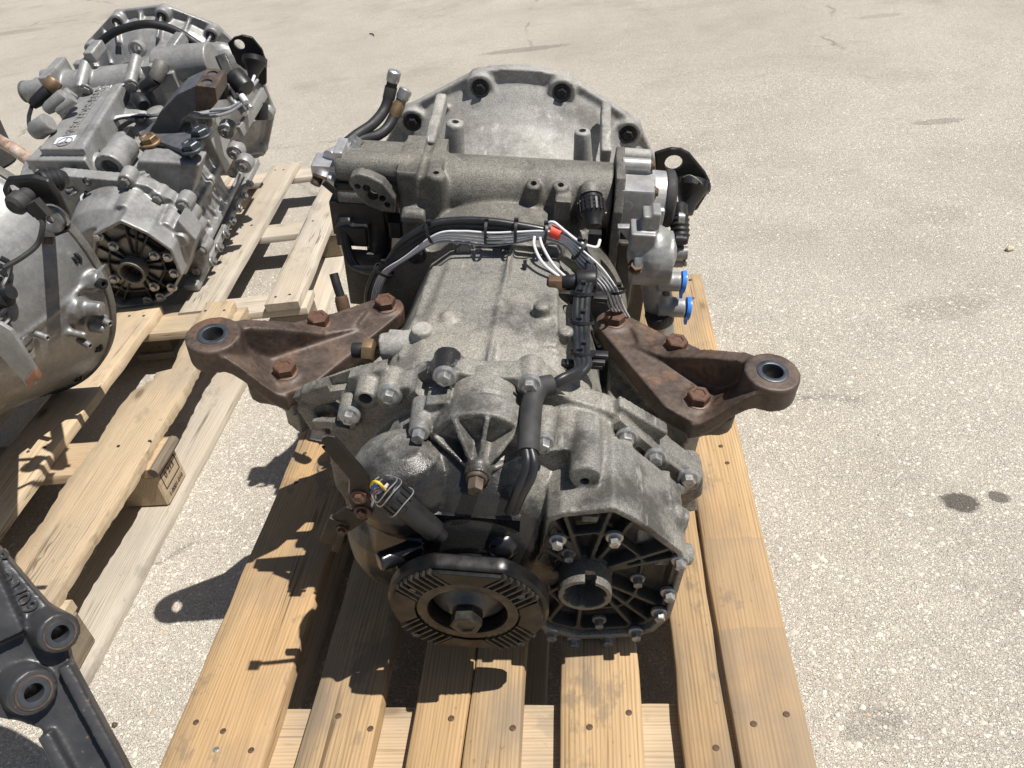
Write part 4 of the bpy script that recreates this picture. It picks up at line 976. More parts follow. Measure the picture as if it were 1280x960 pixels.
# round sensor connector on the tube
b = B(); a_, c_ = P(739, 250, .535), P(742, 283, .50); d = (c_-a_).normalized()
b.lathe(a_-d*.012, d, [(0, .013), (.012, .016), (.014, .019)]+[(.016+.003*k, .0195 if k % 2 else .018) for k in range(7)]+[(.038, .015), (.046, .0125), (.054, .011)], 24)
for k in range(18): R = rot_to(d); u = R@V((math.cos(k*.349), math.sin(k*.349), 0)); b.bar(a_+u*.019+d*.004, a_+u*.019+d*.022, .003, .003, u)
b.box(P(743, 298, .485), (.018, .012, .022)); build(b, 'round_sensor', 'plastic_black', G)
b = B(); b.lathe(a_-d*.020, d, [(0, .016), (.010, .0175), (.014, .017)], 24); build(b, 'sensor_base', 'cast_tube', G)

# --- wiring harness
def cable(pts, r, mat, name, n=10):
    b = B(); b.tube([P(*q) for q in pts], r, n, 7); return build(b, name, mat, G)
for k in range(3):
    o_ = (k-1)
    cable([(458+2*k, 425, .50), (459+2*k, 390, .485), (461+3*k, 362, .475), (472+3*k, 338+2*k, .465), (500, 318-6*k, .46), (536, 294-6*k, .465), (565, 286-5*k, .47), (605, 288-6*k, .47), (650, 291-4.5*k, .47), (690, 296-3*k, .47), (718, 306-3*k, .46), (738-2*k, 326, .445), (742-4*k, 345, .415), (735-6*k, 365, .370), (732-6*k, 400, .318), (733-6*k, 440, .255), (735-6*k, 456, .230), (724-2*k, 468-2*k, .212), (702, 477-2*k, .195), (684, 484, .187)], .0054, 'cable_black', 'black_cable')
for k in range(5):
    cable([(460+2.6*k, 425, .495), (463+2.6*k, 390, .48), (467+2.4*k, 362, .465), (478+2.2*k, 340, .455), (505+1.5*k, 322, .45), (545, 293+2.6*k, .452), (578, 289+3.6*k, .455), (612, 291+4*k, .455), (645, 290+3.4*k, .458), (680, 289+2.4*k, .46), (705+k, 295+3.6*k, .455), (728-1.5*k, 313+4*k, .445), (752-3*k, 335+3*k, .43), (771-4.4*k, 362, .42), (780-4.4*k, 385, .425), (789-4*k, 402, .44), (796-3*k, 425, .46)], .0015, 'wire_white' if k != 4 else 'wire_grey', 'white_wire', 8)
for q in (((690, 292, .46), (684, 281, .465), (692, 278, .463), (705, 288, .457), (725, 303, .45), (745, 309, .455), (750, 300, .47)), ((668, 296, .455), (668, 308, .44), (678, 328, .42), (698, 345, .405), (722, 358, .395)), ((675, 297, .455), (679, 310, .44), (695, 335, .42), (724, 360, .395))):
    cable(q, .0022, 'wire_white', 'white_wire', 8)
cable([(655, 330, .43), (657, 342, .425), (666, 350, .42), (684, 356, .41)], .003, 'cable_black', 'black_cable'); cable([(688, 375, .38), (700, 390, .36), (712, 402, .35)], .003, 'cable_black', 'black_cable')
b = B(); b.tube([P(690, 481, .190), P(674, 485, .182), P(666, 500, .164), P(663, 525, .134), P(661, 548, .106), P(660, 566, .088)], .0125, 16); build(b, 'cable_sheath', 'rubber_dusty', G)
for k in range(2): cable([(657+6*k, 560, .090), (659+8*k, 578, .075), (654+10*k, 596, .065), (646+8*k, 615, .058), (636+6*k, 640, .055)], .0055, 'cable_black', 'black_cable')
b = B(); b.tube([P(688, 288, .462), P(695, 291, .460), P(701, 294, .457)], .0085, 10, 3); build(b, 'red_tape', 'red_tape', G)
def tie(pts, y, r, px, py, d):
    b = B(); c_ = P(px, py, y); b.ring(c_-V(d).normalized()*.002, d, r, r+.0015, .004, 20); b.box(c_+V((0, 0, r+.002)), (.006, .005, .005)); build(b, 'cable_tie', 'plastic_black', G)
for px, py, y, r, d in ((537, 290, .46, .0145, (1, .1, .3)), (480, 338, .455, .014, (.5, .2, 1)), (608, 289, .462, .0165, (1, 0, 0)), (645, 288, .464, .015, (1, 0, 0)), (682, 291, .464, .014, (1, 0, -.1)), (724, 312, .45, .0155, (1, -.2, -.6)), (773, 364, .418, .0095, (.3, -.4, -1)), (728, 366, .368, .0150, (0, -.6, -1)), (727, 402, .315, .0150, (0, -.6, -1)), (728, 441, .254, .0150, (0, -.6, -1))):
    tie(None, y, r, px, py, d)
for px, py, y in ((748, 373, .37), (744, 452, .25), (714, 455, .25), (748, 444, .255), (620, 305, .462)):
    b = B(); b.box(P(px, py, y), (.024, .010, .008)); b.box(P(px+2, py+4, y), (.014, .012, .006)); build(b, 'cable_clip', 'plastic_black', G, .001)
#@@GEARBOX2
# ------------------------------------------------------------------ far silver gearbox
F2 = Frame((-1.083, 1.183, .277), (-1.0715, 2.018, .4344), math.radians(-.4))
P = F2.y; Q = F2.z
G2 = thing('truck_gearbox', 'clean silver truck gearbox with grey painted mounting arm on the bleached pallet', 'gearbox', F2.mat)
VX = .0036
# bell: deep dish with radial fins behind a rounded rim
b = B()
lathe_y(b, [(.56, .10), (.66, .150), (.70, .165), (.735, .185), (.76, .215), (.785, .236), (.81, .247), (.834, .252), (.852, .262), (.853, .243), (.80, .21), (.72, .15), (.70, .05)], 64)
angs = (15, 45, 75, -15, -45, -75, 105, -105, 135, -135, 165, -165); eh = []
for a in angs:
    A_ = math.radians(a); x, z = .264*math.sin(A_), .264*math.cos(A_); eh += circ(x, z, .0215)
    b.cyl((x, .815, z), (x, .852, z), .021, .023, 18); b.bar((x*.80, .77, z*.80), (x, .842, z), .008, .05, (math.sin(A_), -.6, math.cos(A_)))
b.prism([(x, .838, z) for x, z in hull2d(eh)], (0, .015, 0))
for a in (0, 30, -30, 60, -60):
    A_ = math.radians(a); b.bar((.19*math.sin(A_), .745, .19*math.cos(A_)), (.255*math.sin(A_), .842, .255*math.cos(A_)), .009, .03, (math.sin(A_), -.7, math.cos(A_)))
b.box((-.19, .79, .12), (.10, .03, .10)); b.sphere((.2, .79, .1), .07, 20, (1, .6, 1.1))
cast(b, 'bell_housing', 'cast_clean', G2, VX, 3)
for a in (15, 45, 75, -15, -45, -75): bolt(G2, (.264*math.sin(math.radians(a)), .814, .264*math.cos(math.radians(a))), (0, -1, 0), .0085, .008, 'bolt_black', 1.6)
# recess of the clutch release with its dark hose around it
b = B(); b.lathe((0, 0, .02), (0, 1, 0), [(.655, .13), (.66, .165), (.70, .172), (.70, .16), (.69, .02)], 56); cast(b, 'release_dish', 'cast_tube', G2, VX, 2)
b = B(); b.tube([P(x, y, yy) for x, y, yy in ((127, 52, .70), (140, 42, .70), (160, 34, .70), (185, 30, .70), (208, 34, .70), (228, 43, .69), (245, 54, .68), (258, 62, .68))], .011, 12); build(b, 'corrugated_hose', 'rubber', G2)
b = B(); p = P(174, 60, .67); b.ring(p, (0, -1, .2), .014, .022, .02, 24); build(b, 'release_bush', 'cast_clean', G2, .001)
b = B(); b.cyl(P(148, 68, .65), P(148, 58, .66), .008, .007, 14); build(b, 'stop_pin', 'bolt_black', G2)
# front housing and tube
b = B()
b.cyl((-.20, .60, .175), (.14, .60, .175), .048, .048, 32); lathe_y(b, [(.48, .150), (.51, .155), (.56, .155), (.70, .175)], 40)
b.box((0, .59, .08), (.27, .10, .15)); b.box((-.17, .59, .16), (.028, .12, .17)); b.box((.125, .59, .15), (.03, .13, .19))
b.cyl((-.285, .595, .185), (-.18, .595, .185), .028, .030, 28); b.cyl((-.25, .645, .20), (-.18, .645, .20), .018, .018, 18); b.box((-.23, .62, .17), (.10, .06, .06))
b.bar(P(212, 68, .60), P(228, 45, .66), .03, .03); b.bar(P(112, 73, .60), P(126, 55, .66), .03, .03)
for px, py in ((102, 100), (165, 94)):
    p = P(px, py, .55); b.cyl(p+V((0, .06, .02)), p+V((0, -.03, -.012)), .016, .0155, 20)
cast(b, 'shift_tube_housing', 'cast_clean', G2, VX, 3)
for px, py in ((108, 112), (166, 106)): bolt(G2, P(px, py, .52), (0, -1, -.2), .012, .008, 'zinc_dull', 1.4)
b = B(); b.lathe((-.283, .595, .185), (-1, 0, 0), [(0, .029), (.006, .029), (.010, .024)], 28); build(b, 'end_cap', 'cast_tube', G2)
# top cover carrying cast lettering
b = B()
tc = [P(64, 186, .22), P(102, 186, .22), P(160, 100, .50), P(118, 100, .50)]
zt = .192
base4 = [Q(48, 186, zt), Q(104, 186, zt), Q(155, 104, zt), Q(112, 104, zt)]
b.prism([v+V((0, 0, -.09)) for v in base4], (0, 0, .09))
b.prism([Q(30, 200, zt-.02), Q(106, 200, zt-.02), Q(110, 178, zt-.02), Q(52, 180, zt-.02)], (0, 0, -.08))
for k in range(4):
    x = 52+13*k; b.bar(Q(x, 232, .11), Q(x+10, 203, .145), .010, .05)
b.prism([Q(18, 240, .10), Q(112, 242, .10), Q(112, 200, .13), Q(30, 200, .13)], (0, 0, -.10))
b.bar(Q(104, 186, zt-.012), Q(156, 104, zt-.012), .02, .03)
for px, py, r in ((150, 224, .03), (70, 216, .02), (98, 225, .015)):
    p = Q(px, py, .10); b.cyl(p+V((0, 0, -.05)), p+V((0, 0, .0)), r, r*.8, 18)
cast(b, 'top_cover', 'cast_clean', G2, VX, 3)
m4 = (base4[0]+base4[1]+base4[2]+base4[3])/4; dr = ((base4[2]+base4[3])-(base4[0]+base4[1])).normalized()
obj('cast_lettering', text_mesh('MERCEDES-BENZ', .034, .0018, 'lettering'), 'alu_grey', G2, basis(m4+V((-.004, .02, .001)), dr, V((0, 0, 1)).cross(dr)))
b = B(); pe = m4-dr*.135; b.ring(pe, (0, 0, 1), .017, .020, .003, 32)
for k in range(3): a_ = math.pi/2+k*2.094; b.bar(pe+V((0, 0, .0015)), pe+V((.018*math.cos(a_), .018*math.sin(a_), .0015)), .003, .003)
build(b, 'cast_emblem', 'alu_grey', G2)
wt = obj('chalk_number', text_mesh('6011-46', .022, .0004, 'chalk'), 'paint_white', G2, basis(Q(140, 108, zt)+V((0, 0, .0012)), (-1, -.15, 0), (.15, -1, 0)))
b = B(); p = Q(147, 103, zt); b.box(p+V((0, 0, .0012)), (.022, .012, .001)); build(b, 'orange_mark', 'paint_orange', G2)
b = B(); p = Q(79, 176, zt); b.bar(p+V((-.02, 0, .0012)), p+V((.03, .005, .0012)), .03, .001); build(b, 'paper_label', 'label_paper', G2)
# main case with diamond grid on the right flank
b = B()
sec2 = [(-.13, .12), (-.05, .13), (.06, .13), (.13, .105), (.175, .05), (.20, -.02), (.21, -.12), (.16, -.19), (-.14, -.19), (-.2, -.1), (-.19, .04)]
b.rings([[V((x, y, z)) for x, z in sec2] for y in (.21, .36, .50)])
for k in range(5):
    y0 = .225+.05*k
    b.bar((.186, y0, .04), (.212, y0+.05, -.13), .008, .02, (1, 0, .2)); b.bar((.186, y0+.05, .04), (.212, y0, -.13), .008, .02, (1, 0, .2))
for z, x in ((.045, .183), (-.05, .208), (-.13, .216)): b.bar((x, .20, z), (x, .62, z), .014, .02)
b.box((.205, .42, -.165), (.04, .60, .022)); b.box((.20, .55, .0), (.05, .10, .14))
p = P(137, 210, .215); b.ring(p, (0, 1, 0), .020, .036, .04, 28); b.cyl(p+V((.0, .03, 0)), p+V((0, .1, 0)), .033, .036, 24)
b.prism([Q(175, 175, .10), Q(205, 200, .10), Q(250, 190, .10), Q(245, 165, .10), Q(195, 160, .10)], (0, 0, .03))
b.sphere((.03, .26, .11), .055, 18, (1, .8, 1)); b.prism([P(172, 200, .235), P(250, 205, .235), P(240, 245, .22), P(165, 240, .22)], (0, .06, 0))
cast(b, 'main_case', 'cast_clean', G2, VX, 3)
for px, py, yy in ((282, 165, .47), (293, 192, .42), (304, 208, .38), (255, 152, .50)):
    p = P(px, py, yy); b = B(); b.cyl(p, p+V((0, .03, 0)), .022, .024, 18); o = build(b, 'case_lug', 'cast_clean', G2, .003); bolt(o, p, (0, -1, .2), .011, .012, 'zinc_dull', 1.4)
# rear housing with rim, lobes and cover wall
b = B()
rim2 = [(-.17, .03), (-.15, .11), (-.06, .15), (.0, .165), (.07, .15), (.14, .135), (.20, .115), (.245, .07), (.265, .0), (.27, -.06), (.24, -.14), (.12, -.17), (-.1, -.17), (-.17, -.08)]
b.prism([(x, .170, z) for x, z in rim2], (0, .035, 0)); b.lathe((.10, 0, -.02), (0, 1, 0), [(.07, .10), (.10, .13), (.18, .145)], 40)
rb = [(157, 227), (197, 249), (229, 257), (243, 288), (252, 313), (246, 337), (236, 273)]
for px, py in rb:
    p = P(px, py, .165); b.cyl(p, p+V((0, .04, 0)), .019, .021, 18)
for px, py, yy, r in ((152, 262, .10, .024), (203, 283, .10, .022), (222, 296, .09, .018), (165, 275, .10, .03)):
    p = P(px, py, yy); b.cyl(p+V((0, 0, -.012)), p+V((0, .07, -.012)), r, r*1.25, 22)
cov2 = [(118, 292), (150, 275), (185, 291), (215, 312), (228, 345), (215, 368), (190, 383), (150, 386), (125, 372), (112, 330)]
cp = [P(x, y, .05) for x, y in cov2]; c2 = sum(cp, V((0, 0, 0)))/len(cp); n2 = len(cp); in2 = [c2+(p-c2)*.93 for p in cp]
R4 = [[V((p.x, yy, p.z)) for p in q_] for q_, yy in ((cp, .05), (cp, .15), (in2, .15), (in2, .05))]
b.add([p for r in R4 for p in r], [(k*n2+i, k*n2+(i+1) % n2, ((k+1) % 4)*n2+(i+1) % n2, ((k+1) % 4)*n2+i) for k in range(4) for i in range(n2)])
b.prism([V((p.x, .09, p.z)) for p in cp], (0, .10, 0))
b.prism([P(222, 275, .10), P(245, 300, .10), P(232, 345, .10), P(212, 300, .10)], (0, .06, 0))
cast(b, 'rear_housing', 'cast_clean', G2, .003, 3)
for px, py in rb[:6]: bolt(G2, P(px, py, .164), (0, -1, .1), .0115, .012, 'zinc_dull', 1.45)
b = B(); h2 = P(167, 337, .05); h2 = V((h2.x, .068, h2.z))
b.prism([V((p.x, .078, p.z)) for p in in2], (0, .02, 0))
for k, p in enumerate(in2):
    d = V((p.x, .068, p.z)); e = in2[(k+1) % n2]; e = V((e.x, .068, e.z)); md = (d+e)/2
    b.bar(h2, d, .0050, .016, (0, 1, 0))
    if k % 2: b.bar(h2, md, .004, .012, (0, 1, 0))
    for f_ in (.68,): b.bar(h2+(d-h2)*f_, h2+(e-h2)*f_, .004, .013, (0, 1, 0))
oc2 = cast(b, 'end_cover', 'cast_cover_dark', G2, .0024, 1)
b = B(); b.ring((h2.x, .034, h2.z), (0, 1, 0), .0265, .0330, .034, 40)
for k in range(4): a_ = .6+k*math.pi/2; b.cyl((h2.x+.0275*math.cos(a_), .036, h2.z+.0275*math.sin(a_)), (h2.x+.0275*math.cos(a_), .06, h2.z+.0275*math.sin(a_)), .0042, .0042, 10)
build(b, 'cover_hub_ring', 'cast_tube', oc2, .001)
for px, py in ((123, 295), (142, 307), (193, 319), (210, 321), (218, 341), (215, 359), (193, 358), (185, 376), (201, 371), (143, 348)): bolt(oc2, P(px, py, .056), (0, -1, 0), .0085, .011, 'zinc', 1.5)
# painted mounting arm with rusty end
b = B()
top = [(205, 108), (255, 104), (268, 108), (271, 125), (240, 135)]
z_ = .30
side = [(182, 185), (184, 160), (205, 112), (236, 102), (270, 108), (268, 135), (240, 142), (222, 160), (228, 195), (200, 196)]
b.prism([P(x, y, .36) for x, y in ((182, 192), (186, 165), (200, 140), (222, 117), (243, 108), (268, 111), (270, 128), (262, 136), (238, 141), (226, 151), (221, 166), (224, 195))], (0, .085, 0))
b.prism([Q(178, 178, .125), Q(240, 200, .125), Q(258, 182, .125), Q(196, 162, .125)], (0, 0, .022))
arm = cast(b, 'mounting_arm', 'paint_grey_light', G2, .003, 3)
b = B(); b.prism([P(x, y, .358) for x, y in ((244, 106.5), (269, 109.5), (271.5, 128), (263, 137.5), (244, 140))], (0, .089, 0))
cu = []
for k_, yy in enumerate((.382, .424)):
    c_ = B(); q_ = P(256, 109, .36); c_.cyl((q_.x, yy, q_.z-.012), (q_.x, yy, q_.z+.03), .012, .012, 20); cu.append(c_)
cast(b, 'arm_end', 'rust', arm, .0022, 1, cu)
for px, py, m_ in ((188, 178, 'brass_old'), (240, 186, 'steel_blue'), (252, 168, 'steel_blue')):
    p = Q(px, py, .15); bolt(arm, p, (0, 0, 1), .021, .018, m_, 1.25, wh=.004)
# actuator cylinder, sensors, lifting plate and cables on the right
b = B(); a_ = P(228, 80, .58); b.cyl((.13, .58, a_.z), (P(268, 80, .58).x, .58, a_.z), .048, .046, 32); b.cyl((.14, .54, a_.z-.035), (.19, .54, a_.z-.035), .012, .012, 14); b.box((.165, .56, a_.z-.02), (.05, .08, .05))
cast(b, 'shift_actuator', 'alu_grey', G2, .0026, 2)
b = B(); b.prism([P(212, 68, .60), P(222, 66, .60), P(244, 105, .52), P(236, 110, .52)], (0, .03, 0)); b.bar(P(236, 108, .50), P(268, 100, .50), .02, .012); b.bar(P(276, 70, .58), P(300, 125, .50), .03, .02); b.bar(P(240, 100, .49), P(280, 96, .50), .012, .012); b.box(P(262, 112, .50), (.09, .03, .05))
cast(b, 'actuator_bracket', 'paint_black', G2, .0026, 2)
b = B(); ol = [(284, 55), (292, 47), (303, 44), (315, 47), (328, 63), (333, 80), (333, 105), (328, 108), (310, 90), (296, 80)]
b.prism([P(x, y, .72) for x, y in ol], (0, .008, 0)); cu = B(); p = P(299, 56, .72); cu.cyl(p+V((0, -.02, 0)), p+V((0, .03, 0)), .015, .015, 24)
lp2 = cast(b, 'lifting_plate', 'paint_black', G2, .0024, 1, cu)
b = B(); p = P(318, 78, .70); d = V((-.1, -.5, -.45)).normalized(); b.lathe(p-d*.012, d, [(0, .034), (.014, .034), (.018, .028), (.045, .015), (.06, .012)], 24); build(b, 'round_connector', 'plastic_black', lp2)
b = B(); b.cyl(P(292, 95, .55), P(308, 112, .52), .028, .026, 20); build(b, 'dark_sensor', 'plastic_black', G2, .003)
b = B(); b.cyl(P(325, 128, .60), P(327, 150, .58), .022, .020, 16); build(b, 'side_bushing', 'paint_black', G2, .003)
for k, q_ in enumerate((((225, 138, .42), (250, 142, .44), (280, 138, .46), (300, 128, .48)), ((230, 141, .41), (255, 147, .43), (285, 141, .45), (303, 130, .47)), ((296, 118, .50), (312, 108, .55), (318, 95, .62)), ((262, 138, .45), (290, 134, .47), (306, 120, .52), (322, 100, .6)))):
    b = B(); b.tube([P(*q) for q in q_], .004, 8); build(b, 'grey_cable', 'wire_grey' if k != 2 else 'wire_white', G2)
for k, (px, py) in enumerate(((290, 124), (302, 120), (308, 128), (300, 135))):
    b = B(); b.cyl(P(px, py, .50), P(px+6, py+8, .48), .009, .008, 12); build(b, 'plug', 'wire_white' if k == 1 else 'zinc', G2, .001)
b = B(); b.bar(P(330, 115, .62), P(300, 165, .45), .012, .03); build(b, 'side_rail', 'cast_clean', G2, .002)
# connectors on the tube and left side
for (a_, c_, r, m_) in (((203, 78, .54), (194, 102, .50), .020, 'cast_tube'), ((194, 100, .50), (178, 112, .49), .017, 'plastic_black'), ((172, 122, .45), (180, 132, .42), .018, 'rubber'), ((70, 100, .50), (60, 112, .48), .020, 'brass_old'), ((60, 112, .48), (40, 132, .45), .015, 'plastic_black'), ((80, 118, .42), (58, 138, .40), .016, 'alu_grey'), ((92, 123, .42), (72, 140, .40), .014, 'alu_grey'), ((90, 115, .45), (84, 122, .44), .018, 'cast_clean'), ((62, 152, .33), (42, 166, .32), .024, 'alu_grey')):
    b = B(); u, v_ = P(*a_), P(*c_); b.lathe(u, v_-u, [(0, r*.9), (.004, r), ((v_-u).length*.8, r), ((v_-u).length, r*.75)], 20); build(b, 'side_sensor', m_, G2)
b = B(); b.tube([P(40, 132, .45), P(36, 148, .42), P(38, 165, .38)], .005, 8); build(b, 'black_cable', 'cable_black', G2)
for k in range(6):
    p = Q(116+7*k, 150-9*k, .15); b = B(); b.bar(p+V((.02, 0, 0)), p+V((.075, .012, -.02)), .007, .03); build(b, 'case_rib', 'cast_clean', G2, .002)
for px, py, z in ((70, 205, .15), (96, 207, .15), (150, 130, .155), (118, 140, .16), (210, 150, .13), (228, 168, .13), (176, 150, .14), (60, 240, .11), (90, 238, .12)):
    bolt(G2, Q(px, py, z), (0, -.4, 1), .011, .011, 'zinc_dull', 1.5)
for k, (a_, c_) in enumerate((((150, 160, .14), (180, 150, .15)), ((146, 186, .12), (172, 200, .10)), ((205, 150, .14), (235, 146, .13)), ((90, 150, .14), (112, 160, .14)))):
    b = B(); b.tube([Q(*a_), Q((a_[0]+c_[0])/2, (a_[1]+c_[1])/2-4, a_[2]+.02), Q(*c_)], .006, 8); build(b, 'black_cable', 'cable_black', G2)
for px, py, z, r, h in ((200, 150, .13, .03, .03), (160, 190, .11, .022, .05), (180, 225, .09, .03, .03), (215, 215, .08, .02, .03), (104, 216, .10, .028, .05), (176, 128, .15, .02, .03)):
    p = Q(px, py, z); b = B(); b.lathe(p+V((0, 0, -.04)), (0, 0, 1), [(0, r*1.2), (.04+h*.7, r), (.04+h*.72, r*.8), (.04+h, r*.75)], 20); build(b, 'case_boss', 'cast_clean', G2, .002)
for k in range(7):
    p = V((.235, .22+.06*k, -.158)); bolt(G2, p, (1, 0, .3), .009, .010, 'zinc_dull', 1.5)
# harness over the top
for k in range(4):
    b = B(); b.tube([Q(x+1.3*k, y+.8*k, z) for x, y, z in ((196, 143, .15), (160, 144, .16), (140, 148, .16), (124, 160, .15), (124, 180, .14), (118, 205, .13), (106, 230, .12), (102, 250, .10), (112, 275, .06), (120, 290, .02))], .0032, 8); build(b, 'white_wire', 'wire_white' if k != 3 else 'cable_black', G2)
for px, py in ((136, 150), (124, 172), (122, 192), (106, 228)):
    b = B(); b.ring(Q(px+2, py, .145), (.3, 1, 0), .009, .011, .005, 16); build(b, 'cable_tie', 'plastic_black', G2)
b = B(); b.box(Q(118, 172, .13), (.03, .07, .03)); b.bar(Q(122, 178, .12), Q(160, 172, .12), .02, .015); b.box(Q(162, 172, .13), (.012, .035, .04)); cast(b, 'harness_bracket', 'plastic_black', G2, .0028, 1)

#@@GEARBOX3
# ------------------------------------------------------------------ gearbox at the left edge, seen from behind its bell
rc = V((-1.06, .885, .434))
F3 = Frame((-1.06, .03, .39), rc, 0)
G3 = thing('truck_gearbox', 'smooth grey drum shaped gearbox housing lying at the left edge on the raw pallet', 'gearbox', F3.mat)
P = F3.y
b = B()
DR = [(.24, .10), (.26, .14), (.30, .160), (.34, .160), (.5, .168), (.6, .190), (.7, .224), (.79, .262), (.83, .280), (.84, .289), (.857, .290)]
lathe_y(b, DR+[(.858, .25), (.72, .20), (.6, .12), (.6, .02)], 80)
def drum(px, py, off=.27):   # point on the drum skin (plus a small offset) under a photo pixel
    off -= .27; r = .24
    c, d = F3._cd(px, py); A_ = d.x**2+d.z**2; B_ = 2*(c.x*d.x+c.z*d.z)
    for _ in range(12):
        C_ = c.x**2+c.z**2-r*r; D_ = max(0, B_*B_-4*A_*C_); p = c+d*((-B_-math.sqrt(D_))/(2*A_))
        r = float(np.interp(p.y, [q_[0] for q_ in DR], [q_[1] for q_ in DR]))+off
    return p
def nrm(p): return V((p.x, 0, p.z)).normalized()
q = [drum(x, y, .272) for x, y in ((18, 428), (50, 405), (90, 372), (118, 345), (132, 330))]; b.tube(q, .0035, 8, 3)
for px, py, r, h in ((95, 385, .020, .012), (103, 384, .014, .040), (120, 350, .016, .012), (118, 396, .009, .025), (85, 415, .007, .035), (125, 410, .010, .012)):
    p = drum(px, py); n_ = nrm(p); b.cyl(p-n_*.02, p+n_*h, r*1.2, r, 20)
b.box((0, .34, -.14), (.16, .10, .20)); b.box((0, .30, .0), (.30, .06, .26))
cast(b, 'drum_casing', 'cast_drum', G3, .0042, 3)
b = B(); b.ring((0, .838, 0), (0, 1, 0), .282, .2925, .020, 96); rim_ = build(b, 'flange_rim', 'cast_tube', G3, .002)
for k in range(16):
    a_ = math.radians(22.5*k+8); bolt(rim_, (.272*math.cos(a_), .826, .272*math.sin(a_)), (0, -1, 0), .009, .010, 'bolt_black', 1.4)
for px, py, r, m_ in ((116, 352, .010, 'bolt_black'), (123, 398, .007, 'zinc_dull'), (98, 424, .007, 'zinc_dull'), (45, 417, .006, 'zinc')):
    p = drum(px, py, .275); n_ = nrm(p); b = B(); b.ring(p, n_+V((0, -.4, 0)), r*.5, r, .03, 18); build(b, 'boss_ring', m_, G3, .001)
p = drum(34, 428, .272); n_ = nrm(p); b = B(); b.lathe(p, n_, [(-.004, .016), (.002, .016), (.003, .013)], 24); pg = build(b, 'screw_plug', 'zinc_dull', G3); b = B(); b.bar(p+n_*.003-V((0, .012, 0)), p+n_*.003+V((0, .012, 0)), .003, .002, n_); build(b, 'plug_slot', 'ink', pg)
b = B(); p = drum(39, 444, .272); b.bar(p-V((0, .02, 0)), p+V((0, .02, 0)), .018, .003, nrm(p)); build(b, 'type_plate', 'zinc', G3)
# black lifting plate with pin and lever
YL = .62
b = B(); ol = [(2, 238), (8, 226), (40, 223), (60, 228), (75, 248), (88, 275), (87, 288), (78, 292), (64, 282), (46, 255), (30, 250), (8, 252)]
pp = [P(x, y, YL) for x, y in ol]; b.prism(pp, (0, .010, .004)); cu = B(); 
for px, py, r in ((20, 241, .012), (69, 272, .022)): p = P(px, py, YL); cu.cyl(p+V((0, -.03, -.01)), p+V((0, .03, .01)), r, r, 20)
lp3 = cast(b, 'lifting_plate', 'paint_black', G3, .0024, 1, cu)
p = P(36, 243, YL); b = B(); b.lathe(p+V((0, .012, 0)), (-.25, -1, -.1), [(0, .013), (.02, .013), (.024, .017), (.040, .016), (.045, .011)], 20); build(b, 'pin', 'rubber_dusty', lp3)
b = B(); b.bar(P(40, 252, YL-.02), P(56, 270, YL-.02), .02, .014, (0, 1, 0)); b.tube([P(53, 268, YL-.02), P(53, 285, YL-.03), P(47, 305, YL-.04), P(30, 320, YL-.06), P(5, 335, YL-.08)], .004, 8); build(b, 'lever_cable', 'rubber_dusty', lp3)
p = P(69, 273, YL+.01); b = B(); b.ring(p, (-.1, -1, .3), .006, .021, .012, 24); build(b, 'thick_washer', 'zinc_dull', lp3, .002); 
b = B(); b.lathe(P(50, 228, YL+.03), (.3, .6, -.2), [(0, .016)]+[(.004*k, .018 if k % 2 else .015) for k in range(1, 8)]+[(.04, .012)], 20); build(b, 'spring_boot', 'rubber', lp3)
b = B(); a_ = drum(60, 290, .27); b.bar(P(75, 288, YL), a_, .02, .012); build(b, 'plate_stay', 'paint_black', lp3)
b = B(); b.bar(drum(62, 296, .28), drum(60, 305, .278), .02, .004); build(b, 'small_clip', 'bolt_brown', G3)
# silver sheet bracket lower left with rusty tip
b = B(); bl = [(-40, 400), (0, 405), (14, 414), (44, 462), (48, 478), (36, 487), (28, 476), (0, 445), (-40, 440)]
sb_ = [P(x, y, .30) for x, y in bl]; b.prism(sb_, (0, .006, 0)); br3 = build(b, 'sheet_bracket', 'alu_grey', G3, .001)
b = B(); b.prism([P(x, y, .2985) for x, y in ((30, 476), (42, 462), (49, 474), (47, 479), (43, 477), (42, 483), (36, 488))], (0, .009, 0)); build(b, 'rusty_tip', 'rust_orange', br3, .001)
b = B(); b.bar(P(-25, 420, .30), drum(-25, 420, .20)+V((0, .05, -.03)), .03, .02); build(b, 'bracket_stay', 'alu_grey', br3)
for k, q_ in enumerate((((0, 322, .5), (12, 330, .5), (10, 345, .48), (4, 360, .46), (8, 375, .45)), ((0, 338, .5), (8, 345, .5), (14, 352, .48)), ((0, 395, .45), (8, 388, .44), (12, 398, .44), (4, 408, .43)))):
    b = B(); b.tube([drum(x, y, .285) for x, y, _ in q_], .005, 8); build(b, 'black_cable', 'cable_black', G3)
p = drum(6, 368, .28); b = B(); b.lathe(p-nrm(p)*.02, nrm(p), [(0, .022), (.02, .022), (.024, .014), (.035, .013)], 18); build(b, 'cable_gland', 'plastic_black', G3)
# cradle timbers it rests on
pz = F3.mat @ V((0, .75, -.27))
